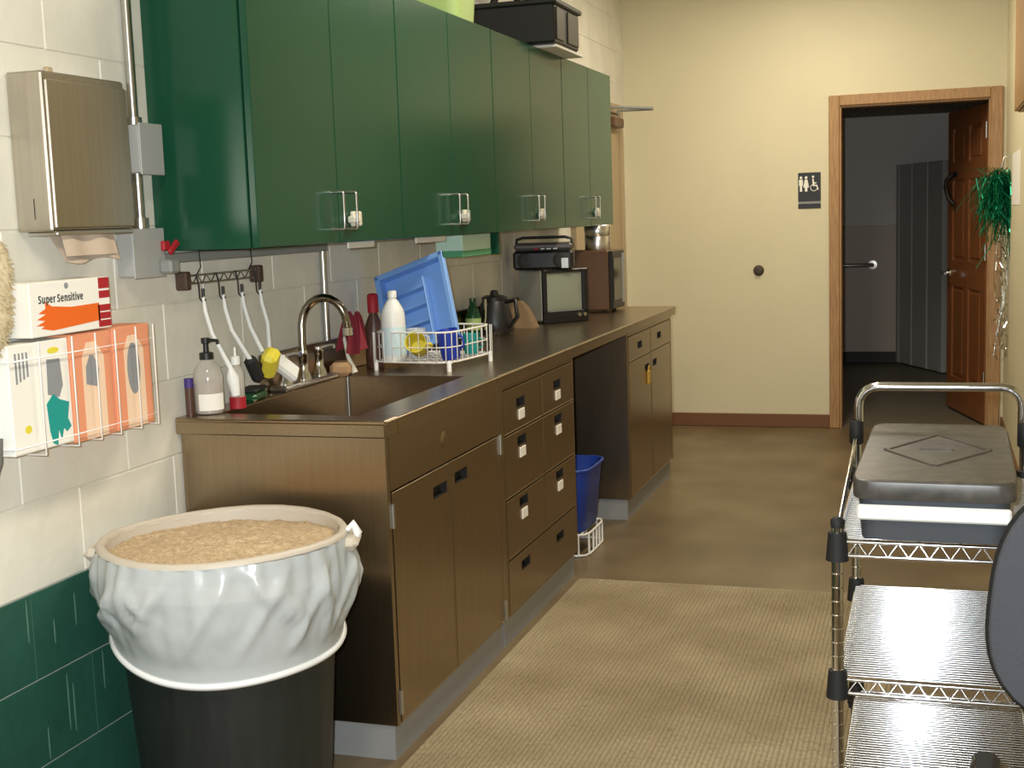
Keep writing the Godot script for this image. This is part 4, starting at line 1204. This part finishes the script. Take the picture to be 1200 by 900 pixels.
	# cups in the rack
	cup("yellow_cup", "yellow plastic cup lying in the dish rack", V(0.277, CT + 0.07, 1.085), 0.036, 0.085, M.yellow, Basis.from_euler(Vector3(1.2, 0.2, 0)))
	cup("blue_cup", "dark blue plastic mug in the dish rack beside the yellow cup", V(0.385, CT + 0.035, 1.10), 0.038, 0.1, M.navy, Basis.from_euler(Vector3(0.1, 0, 0.12)))
	cup("teal_cup", "teal plastic tumbler at the side of the dish rack", V(0.40, CT + 0.035, 1.26), 0.03, 0.07, M.teal, Basis())
	cup("clear_tumbler", "frosted clear tumbler upside down in the rack next to the white bottle", V(0.235, CT + 0.033, 1.16), 0.034, 0.1, M.frost, Basis())
func cup(called: String, label: String, at: Vector3, r: float, h: float, m: Material, bs: Basis):
	var t := thing(called, label, "cup", at, 0, "cups in the dish rack")
	var b := B.new()
	b.lathe([Vector2(0, 0), Vector2(r * 0.78, 0), Vector2(r * 0.82, 0.004), Vector2(r, h), Vector2(r * 0.94, h), Vector2(r * 0.76, 0.006), Vector2(0, 0.006)], Vector3(0, 0, 0), 22, bs)
	lpart(t, "cup_body", b, m)
	b = B.new(); b.tube([bs * Vector3(r * 0.92, h * 0.75, 0), bs * Vector3(r * 1.35, h * 0.72, 0), bs * Vector3(r * 1.4, h * 0.4, 0), bs * Vector3(r * 0.9, h * 0.28, 0)], 0.004, 6)
	lpart(t, "handle", b, m)

func build_far_counter_items():
	var b: B
	# coffee pot, bottle and paper bag clutter
	var at := V(0.118, CT, 2.36)
	var t := thing("kettle", "black kettle with a chrome band standing on the worktop", "kettle", at)
	b = B.new(); b.lathe([Vector2(0, 0), Vector2(0.075, 0), Vector2(0.082, 0.01), Vector2(0.08, 0.06), Vector2(0.062, 0.13), Vector2(0.052, 0.15), Vector2(0, 0.152)], Vector3.ZERO, 24); lpart(t, "pot_body", b, M.black_plastic)
	b = B.new(); b.lathe([Vector2(0.055, 0.146), Vector2(0.056, 0.16), Vector2(0.045, 0.166), Vector2(0.02, 0.17), Vector2(0.014, 0.19), Vector2(0, 0.192)], Vector3.ZERO, 22); lpart(t, "pot_lid", b, M.black_plastic)
	b = B.new(); b.tube([Vector3(0.06, 0.14, 0.03), Vector3(0.11, 0.15, 0.05), Vector3(0.12, 0.08, 0.055), Vector3(0.078, 0.03, 0.035)], 0.009, 8); lpart(t, "handle", b, M.black_plastic)
	b = B.new(); b.box(Vector3(-0.02, 0.09, 0.07), Vector3(0.012, 0.14, 0.012), 0.004, Basis(Vector3.RIGHT, -0.14)); lpart(t, "chrome_strip", b, M.chrome)
	at = V(0.06, CT, 2.24)
	t = thing("green_bottle", "dark green glass bottle beside the black kettle", "bottle", at)
	b = B.new(); b.lathe([Vector2(0, 0), Vector2(0.032, 0), Vector2(0.034, 0.008), Vector2(0.034, 0.09), Vector2(0.018, 0.13), Vector2(0.014, 0.135), Vector2(0.014, 0.165), Vector2(0, 0.165)], Vector3.ZERO, 20); lpart(t, "bottle_body", b, M.bottle_green)
	b = B.new(); b.lathe([Vector2(0.0345, 0.03), Vector2(0.0345, 0.08)], Vector3.ZERO, 20); lpart(t, "wrap_label", b, M.lime)
	at = V(0.06, CT, 2.44)
	t = thing("brown_jar", "reddish brown jar behind the green bottle", "jar", V(0.062, CT, 2.5))
	b = B.new(); b.lathe([Vector2(0, 0), Vector2(0.036, 0), Vector2(0.038, 0.006), Vector2(0.038, 0.12), Vector2(0.03, 0.13)], Vector3.ZERO, 20); lpart(t, "jar_body", b, M.bottle_brown)
	b = B.new(); b.lathe([Vector2(0.036, 0.128), Vector2(0.036, 0.16), Vector2(0, 0.162)], Vector3.ZERO, 20); lpart(t, "jar_lid", b, M.maroon)
	t = thing("paper_bag", "crumpled brown paper bag leaning against the small television", "bag", V(0.15, CT, 2.68))
	b = B.new()
	var nz := FastNoiseLite.new(); nz.seed = 31; nz.frequency = 18.0
	b.skin(func(u, w):
		var q := rounded(u, lerpf(0.055, 0.03, w * w) , lerpf(0.04, 0.012, w), 0.01, 0.0)
		return Vector3(q.x - 0.04 * w, 0.105 * w, q.z - 0.02 * w) * 1.15 + Vector3(1, 0.3, 1) * 0.012 * nz.get_noise_3d(q.x, w * 0.1, q.z), 32, 10)
	lpart(t, "bag_body", b, M.kraft)
	t = thing("baking_tray", "dark flat baking tray lying on the worktop behind the dish rack", "tray", V(0.12, CT, 1.92))
	b = B.new(); b.bx(0.03, 0.21, CT, CT + 0.006, 1.75, 2.1, 0.002); part(t, "tray_base", b, M.dark_metal)
	b = B.new()
	for e in [[0.03, 0.036, 1.75, 2.1], [0.204, 0.21, 1.75, 2.1], [0.03, 0.21, 1.75, 1.756], [0.03, 0.21, 2.094, 2.1]]: b.bx(e[0], e[1], CT + 0.004, CT + 0.03, e[2], e[3], 0.002)
	part(t, "rim", b, M.dark_metal)
	# small television, turned towards the room
	var th := 0.84
	at = V(0.2, CT, 2.84)
	t = thing("television", "small old television with a grey screen on the worktop", "television", at, th - 0.0)
	# local frame: the screen faces +z, the near left edge of the front is the origin
	b = B.new(); b.box(Vector3(0.125, 0.128, -0.125), Vector3(0.25, 0.24, 0.22), 0.008); lpart(t, "cabinet_shell", b, M.tv_side)
	b = B.new()
	for e in [[0.125, 0.012, 0.25, 0.024], [0.125, 0.036, 0.25, 0.045], [0.125, 0.243, 0.25, 0.018], [0.01, 0.14, 0.02, 0.21], [0.235, 0.14, 0.03, 0.21]]: b.box(Vector3(e[0], e[1], -0.008), Vector3(e[2], e[3], 0.022), 0.004)
	b.box(Vector3(0.125, 0.128, -0.016), Vector3(0.248, 0.238, 0.004), 0.0)
	lpart(t, "bezel", b, M.black_plastic)
	b = B.new()
	b.skin(func(u, w):
		var x: float = (u - 0.5) * 2.0
		var y: float = (w - 0.5) * 2.0
		return Vector3(0.119 + x * 0.1, 0.146 + y * 0.09, -0.012 + 0.010 * (1 - x * x) * (1 - y * y)), 12, 12, false)
	lpart(t, "screen", b, M.screen, "grey curved screen")
	for k in 2:
		b = B.new(); b.lathe([Vector2(0.01, 0), Vector2(0.009, 0.012), Vector2(0, 0.012)], Vector3(0.19 + 0.03 * k, 0.034, 0.003), 12, Basis(Vector3.RIGHT, PI / 2)); lpart(t, "knob", b, M.dull_chrome)
	# radio on the television
	t = thing("radio", "black portable radio cassette player on top of the small television", "radio", V(0.178, CT + 0.252, 2.94), 0.15)
	b = B.new(); b.box(Vector3(0, 0.045, 0), Vector3(0.285, 0.09, 0.11), 0.012); lpart(t, "radio_body", b, M.black_plastic)
	b = B.new(); b.box(Vector3(0, 0.108, -0.002), Vector3(0.275, 0.036, 0.1), 0.012); lpart(t, "top_deck", b, M.radio_grey)
	b = B.new(); b.tube([Vector3(-0.135, 0.1, -0.01), Vector3(-0.13, 0.142, -0.01), Vector3(-0.1, 0.15, -0.01), Vector3(0.1, 0.15, -0.01), Vector3(0.13, 0.142, -0.01), Vector3(0.135, 0.1, -0.01)], 0.007, 8); lpart(t, "carry_handle", b, M.black_plastic)
	for k in 4:
		b = B.new(); b.box(Vector3(-0.03 + 0.03 * k, 0.098, 0.05), Vector3(0.022, 0.01, 0.012), 0.003); lpart(t, "button", b, M.red if k == 0 else M.dull_chrome)
	for s in [-1.0, 1.0]:
		b = B.new(); b.lathe([Vector2(0.036, 0), Vector2(0.036, 0.003), Vector2(0.03, 0.005), Vector2(0, 0.002)], Vector3(s * 0.085, 0.044, 0.054), 22, Basis(Vector3.RIGHT, PI / 2)); lpart(t, "speaker_grille", b, M.dark_metal)
	b = B.new(); b.box(Vector3(0.105, 0.03, 0.056), Vector3(0.035, 0.05, 0.006), 0.002); lpart(t, "dial_plate", b, M.dull_chrome)
	# microwave
	t = thing("microwave", "brown woodgrain microwave oven with a black door at the counter end", "microwave", V(0.19, CT, 3.62))
	b = B.new(); b.bx(0.022, 0.352, CT + 0.012, 1.232, 3.5, 3.77, 0.006); part(t, "oven_case", b, M.brown_laminate)
	b = B.new(); b.bx(0.352, 0.374, CT + 0.016, 1.228, 3.505, 3.765, 0.004); var md := part(t, "oven_door", b, M.black_plastic)
	b = B.new(); b.bx(0.374, 0.376, CT + 0.06, 1.19, 3.52, 3.69, 0.001); part(md, "oven_window", b, M.dark_glass)
	b = B.new(); b.bx(0.374, 0.378, CT + 0.04, 1.21, 3.70, 3.76, 0.001); part(md, "keypad", b, M.grey_plastic)
	b = B.new()
	for e in [[0.05, 3.53], [0.32, 3.53], [0.05, 3.74], [0.32, 3.74]]: b.lathe([Vector2(0, 0), Vector2(0.012, 0), Vector2(0.012, 0.014)], V(e[0], CT, e[1]), 10)
	part(t, "feet", b, M.black_rubber)
	t = thing("canister", "shiny tin canister with a lid on top of the microwave", "canister", V(0.275, 1.232, 3.6))
	b = B.new(); b.lathe([Vector2(0, 0), Vector2(0.066, 0), Vector2(0.068, 0.004), Vector2(0.068, 0.07), Vector2(0.0665, 0.072), Vector2(0.068, 0.074), Vector2(0.068, 0.1)], Vector3.ZERO, 32); lpart(t, "tin_body", b, M.tin)
	b = B.new(); b.lathe([Vector2(0.07, 0.095), Vector2(0.07, 0.125), Vector2(0.066, 0.13), Vector2(0.02, 0.133), Vector2(0.014, 0.148), Vector2(0, 0.149)], Vector3.ZERO, 32); lpart(t, "tin_lid", b, M.tin)
	# package stuck under the second cabinet
	t = thing("under_cabinet_dispenser", "green and white package dispenser fixed under the green cabinets", "dispenser", V(0.2, UB, 1.85))
	b = B.new(); b.bx(0.14, 0.25, 1.285, UB, 1.62, 1.95, 0.004); part(t, "package", b, M.pale_green)
	b = B.new(); b.bx(0.14, 0.251, 1.272, 1.298, 1.618, 1.952, 0.003); part(t, "lower_band", b, M.green_band)
	b = B.new(); b.bx(0.10, 0.27, 1.27, UB, 1.99, 2.01, 0.002); part(t, "bracket", b, M.green_paint)
	for k in 2:
		b = B.new(); b.bx(0.262, 0.268, 1.339, UB, [0.58, 1.12][k], [0.77, 1.40][k], 0.001)
		one("paper_strip", b, M.card, V(0.265, 1.345, [0.67, 1.26][k]), ["short white paper strip taped under the first green cabinet", "long white paper strip taped under the second green cabinet"][k], "paper")

func build_top_items():
	var b := B.new()
	b.skin(func(u, w):
		var q := rounded(u, lerpf(0.10, 0.115, w), lerpf(0.10, 0.115, w), 0.02, 0.22 * w)
		return q + V(0.19, UT, 1.66), 40, 6)
	b.bx(0.1, 0.28, UT, UT + 0.004, 1.58, 1.74)
	var t := thing("lime_bin", "lime green plastic bin on top of the wall cabinets", "bin", V(0.19, UT, 1.66))
	part(t, "tub", b, M.lime)
	b = B.new(); b.bx(0.06, 0.32, UT + 0.215, UT + 0.235, 1.53, 1.79, 0.006); part(t, "rim", b, M.lime)
	t = thing("black_tote", "black plastic tool tote with folding handles on top of the wall cabinets", "tote", V(0.22, UT + 0.012, 2.7))
	b = B.new()
	b.bx(0.03, 0.385, UT + 0.014, UT + 0.185, 2.5, 2.9, 0.008); part(t, "bin", b, M.tote_black)
	b = B.new(); b.bx(0.015, 0.40, UT + 0.175, UT + 0.198, 2.485, 2.915, 0.006); part(t, "rim", b, M.tote_black)
	b = B.new(); b.bx(0.385, 0.392, UT + 0.03, UT + 0.165, 2.52, 2.64, 0.003); b.bx(0.385, 0.392, UT + 0.03, UT + 0.165, 2.70, 2.88, 0.003); part(t, "side_panel", b, M.grey_dark)
	for x in [0.115, 0.27]:
		b = B.new(); b.tube([V(x - 0.02, UT + 0.19, 2.54), V(x, UT + 0.25, 2.56), V(x, UT + 0.29, 2.62), V(x, UT + 0.29, 2.79), V(x, UT + 0.25, 2.86), V(x - 0.02, UT + 0.19, 2.88)], 0.016, 8); part(t, "handle", b, M.tote_black)
	b = B.new(); b.bx(0.10, 0.38, UT, UT + 0.012, 2.54, 3.0, 0.002)
	one("paper_stack", b, M.card, V(0.25, UT, 2.9), "white sheets of paper lying under the black tote", "paper")

func build_knee_bin():
	var t := thing("wastebasket", "blue plastic wastebasket in the open bay under the worktop", "wastebasket", V(0.44, 0.1, 2.27))
	var b := B.new()
	b.skin(func(u, w):
		var k := int(round(w * 5))
		var s: float = [0.0, 0.11, 0.135, 0.128, 0.106, 0.0][k]
		return rounded(u, s, s * 1.25, 0.02, [0.0, 0.0, 0.27, 0.27, 0.01, 0.01][k]), 40, 5)
	lpart(t, "tub", b, M.bin_blue)
	b = B.new()
	var p := []
	for k in 40: p.append(rounded(k / 40.0, 0.138, 0.172, 0.02, 0.265))
	b.tube(p, 0.007, 8, true); lpart(t, "rim", b, M.bin_blue)
	t = thing("wire_stand", "low white slatted wire stand under the blue wastebasket", "stand", V(0.44, 0, 2.27))
	for y in [0.006, 0.094]:
		b = B.new(); p = []
		for k in 32: p.append(rounded(k / 32.0, 0.13, 0.16, 0.02, y))
		b.tube(p, 0.005, 6, true); lpart(t, "hoop", b, M.white_wire)
	for k in 20:
		var q := rounded(k / 20.0, 0.13, 0.16, 0.02, 0)
		b = B.new(); b.tube([q + Vector3(0, 0.006, 0), q + Vector3(0, 0.094, 0)], 0.005, 6); lpart(t, "slat", b, M.white_wire)
	for k in 5:
		b = B.new(); b.tube([Vector3(-0.1 + 0.05 * k, 0.094, -0.158), Vector3(-0.1 + 0.05 * k, 0.094, 0.158)], 0.004, 6); lpart(t, "slat", b, M.white_wire)

# ---------- far wall ----------
func build_far_wall_items():
	var t := thing("restroom_sign", "black restroom sign with white figures beside the door frame", "sign", V(1.18, 1.41, FAR))
	var b := B.new(); b.bx(1.112, 1.252, 1.452, 1.633, FAR - 0.006, FAR, 0.002); part(t, "plate", b, M.black_plastic)
	b = B.new(); b.bx(1.112, 1.252, 1.408, 1.437, FAR - 0.006, FAR, 0.002); part(t, "lower_plate", b, M.black_plastic)
	b = B.new(); b.bx(1.114, 1.25, 1.437, 1.452, FAR - 0.005, FAR, 0.001); part(t, "text_strip", b, M.grey_plastic)
	var xf := Transform3D(Basis(), V(0, 0, FAR - 0.006))
	b = B.new()
	b.prism(oval(1.130, 1.602, 0.0085, 0.0085, 14), 0, 0.0006, xf)
	b.prism(PackedVector2Array([Vector2(1.118, 1.59), Vector2(1.142, 1.59), Vector2(1.142, 1.552), Vector2(1.137, 1.552), Vector2(1.137, 1.515), Vector2(1.123, 1.515), Vector2(1.123, 1.552), Vector2(1.118, 1.552)]), 0, 0.0006, xf)
	part(t, "man_figure", b, M.card, "white man pictogram")
	b = B.new()
	b.prism(oval(1.162, 1.602, 0.0085, 0.0085, 14), 0, 0.0006, xf)
	b.prism(PackedVector2Array([Vector2(1.154, 1.59), Vector2(1.17, 1.59), Vector2(1.18, 1.54), Vector2(1.17, 1.54), Vector2(1.17, 1.515), Vector2(1.154, 1.515), Vector2(1.154, 1.54), Vector2(1.144, 1.54)]), 0, 0.0006, xf)
	part(t, "woman_figure", b, M.card, "white woman pictogram")
	b = B.new()
	b.prism(oval(1.205, 1.606, 0.0075, 0.0075, 14), 0, 0.0006, xf)
	b.prism(PackedVector2Array([Vector2(1.2, 1.595), Vector2(1.208, 1.595), Vector2(1.212, 1.57), Vector2(1.226, 1.57), Vector2(1.226, 1.563), Vector2(1.213, 1.563), Vector2(1.213, 1.555), Vector2(1.23, 1.555), Vector2(1.24, 1.525), Vector2(1.232, 1.523), Vector2(1.225, 1.547), Vector2(1.203, 1.547)]), 0, 0.0006, xf)
	var ring := []
	for k in 20: ring.append(V(1.21 + 0.021 * cos(2.0 + k * 0.24), 1.538 + 0.021 * sin(2.0 + k * 0.24), FAR - 0.0066))
	b.tube(ring, 0.0025, 5)
	part(t, "wheelchair_figure", b, M.card, "white wheelchair pictogram")
	t = thing("door_bumper", "small dark round bumper on the cream end wall", "bumper", V(0.859, 1.022, FAR))
	b = B.new(); b.lathe([Vector2(0.032, 0), Vector2(0.032, 0.006), Vector2(0.024, 0.012), Vector2(0.02, 0.024), Vector2(0, 0.026)], V(0.859, 1.022, FAR), 20, Basis(Vector3.RIGHT, PI / 2)); part(t, "bumper_disc", b, M.bumper)
	b = B.new(); b.lathe([Vector2(0.035, 0), Vector2(0.035, 0.003), Vector2(0.03, 0.004)], V(0.859, 1.022, FAR), 20, Basis(Vector3.RIGHT, PI / 2)); part(t, "backing_ring", b, M.brown_base)
	# tinsel cluster by the corner
	t = thing("tinsel_garland", "bunch of shiny green tinsel hanging beside the restroom door", "tinsel", V(2.28, 1.62, 5.0))
	var rng := RandomNumberGenerator.new(); rng.seed = 5
	var g := B.new()
	var sv := B.new()
	for k in 800:
		var p := V(2.29 + rng.randfn(0, 0.035), 1.58 - absf(rng.randfn(0, 0.1)), 5.0 + rng.randfn(0, 0.03))
		var dv := Vector3(rng.randfn(0, 0.06), rng.randf_range(-0.24, 0.05), rng.randfn(0, 0.06))
		var sd := Vector3(rng.randf() - 0.5, 0.2 * (rng.randf() - 0.5), rng.randf() - 0.5).normalized() * 0.0028
		var m := p + dv * 0.5 + Vector3(rng.randfn(0, 0.025), 0.02, rng.randfn(0, 0.02))
		var q := p + dv
		for e in [[p, m], [m, q]]:
			for vx in [e[0], m, q]: pass
			var a0: Vector3 = e[0]
			var a1: Vector3 = e[1]
			a0.x = minf(a0.x, RW - 0.004); a1.x = minf(a1.x, RW - 0.004)
			var nn := (a1 - a0).cross(sd)
			g.quad(a0 - sd, a0 + sd, a1 + sd, a1 - sd, nn)
	var o := part(t, "tinsel_strands", g, M.tinsel_green); o.set_meta("kind", "stuff")
	for k in 90:
		var p := V(2.305 + rng.randfn(0, 0.025), 1.25 - rng.randf() * 0.75, 5.0 + rng.randfn(0, 0.03))
		p.x = minf(p.x, RW - 0.012)
		sv.box(p, Vector3(0.007, rng.randf_range(0.01, 0.05), 0.002), 0.0, Basis.from_euler(Vector3(rng.randf(), rng.randf() * 6, rng.randf_range(-0.5, 0.5))))
	for k in 5:
		var pts := []
		for i in 9: pts.append(V(minf(2.275 + 0.015 * k + 0.012 * sin(i * 1.3 + k), RW - 0.006), 1.4 - 0.11 * i, 5.0 + 0.012 * cos(i * 1.1 + k)))
		sv.tube(pts, 0.0015, 4)
	o = part(t, "silver_strands", sv, M.tinsel_silver); o.set_meta("kind", "stuff")
	b = B.new(); b.tube([V(2.295, 1.6, 5.0), V(2.31, 1.66, 5.0), V(RW, 1.66, 5.0)], 0.004, 6); part(t, "hook", b, M.dull_chrome)
	b = B.new(); b.bx(RW - 0.002, RW, 1.39, 1.67, 4.1, 4.78, 0.0005)
	one("paper_notice", b, M.card, V(RW, 1.53, 4.4), "blank white paper notice on the wall behind the tinsel", "paper")
	t = thing("wall_shelf_cabinet", "brown wooden wall cabinet high on the wall next to the restroom door", "cabinet", V(RW, 1.83, 3.6))
	b = B.new(); b.bx(RW - 0.03, RW, 1.835, 2.6, 3.15, 3.86, 0.004); part(t, "body", b, M.wood)
	for e in [[3.155, 3.50], [3.505, 3.855]]:
		b = B.new(); b.bx(RW - 0.046, RW - 0.03, 1.84, 2.595, e[0], e[1], 0.003); part(t, "door", b, M.wood)
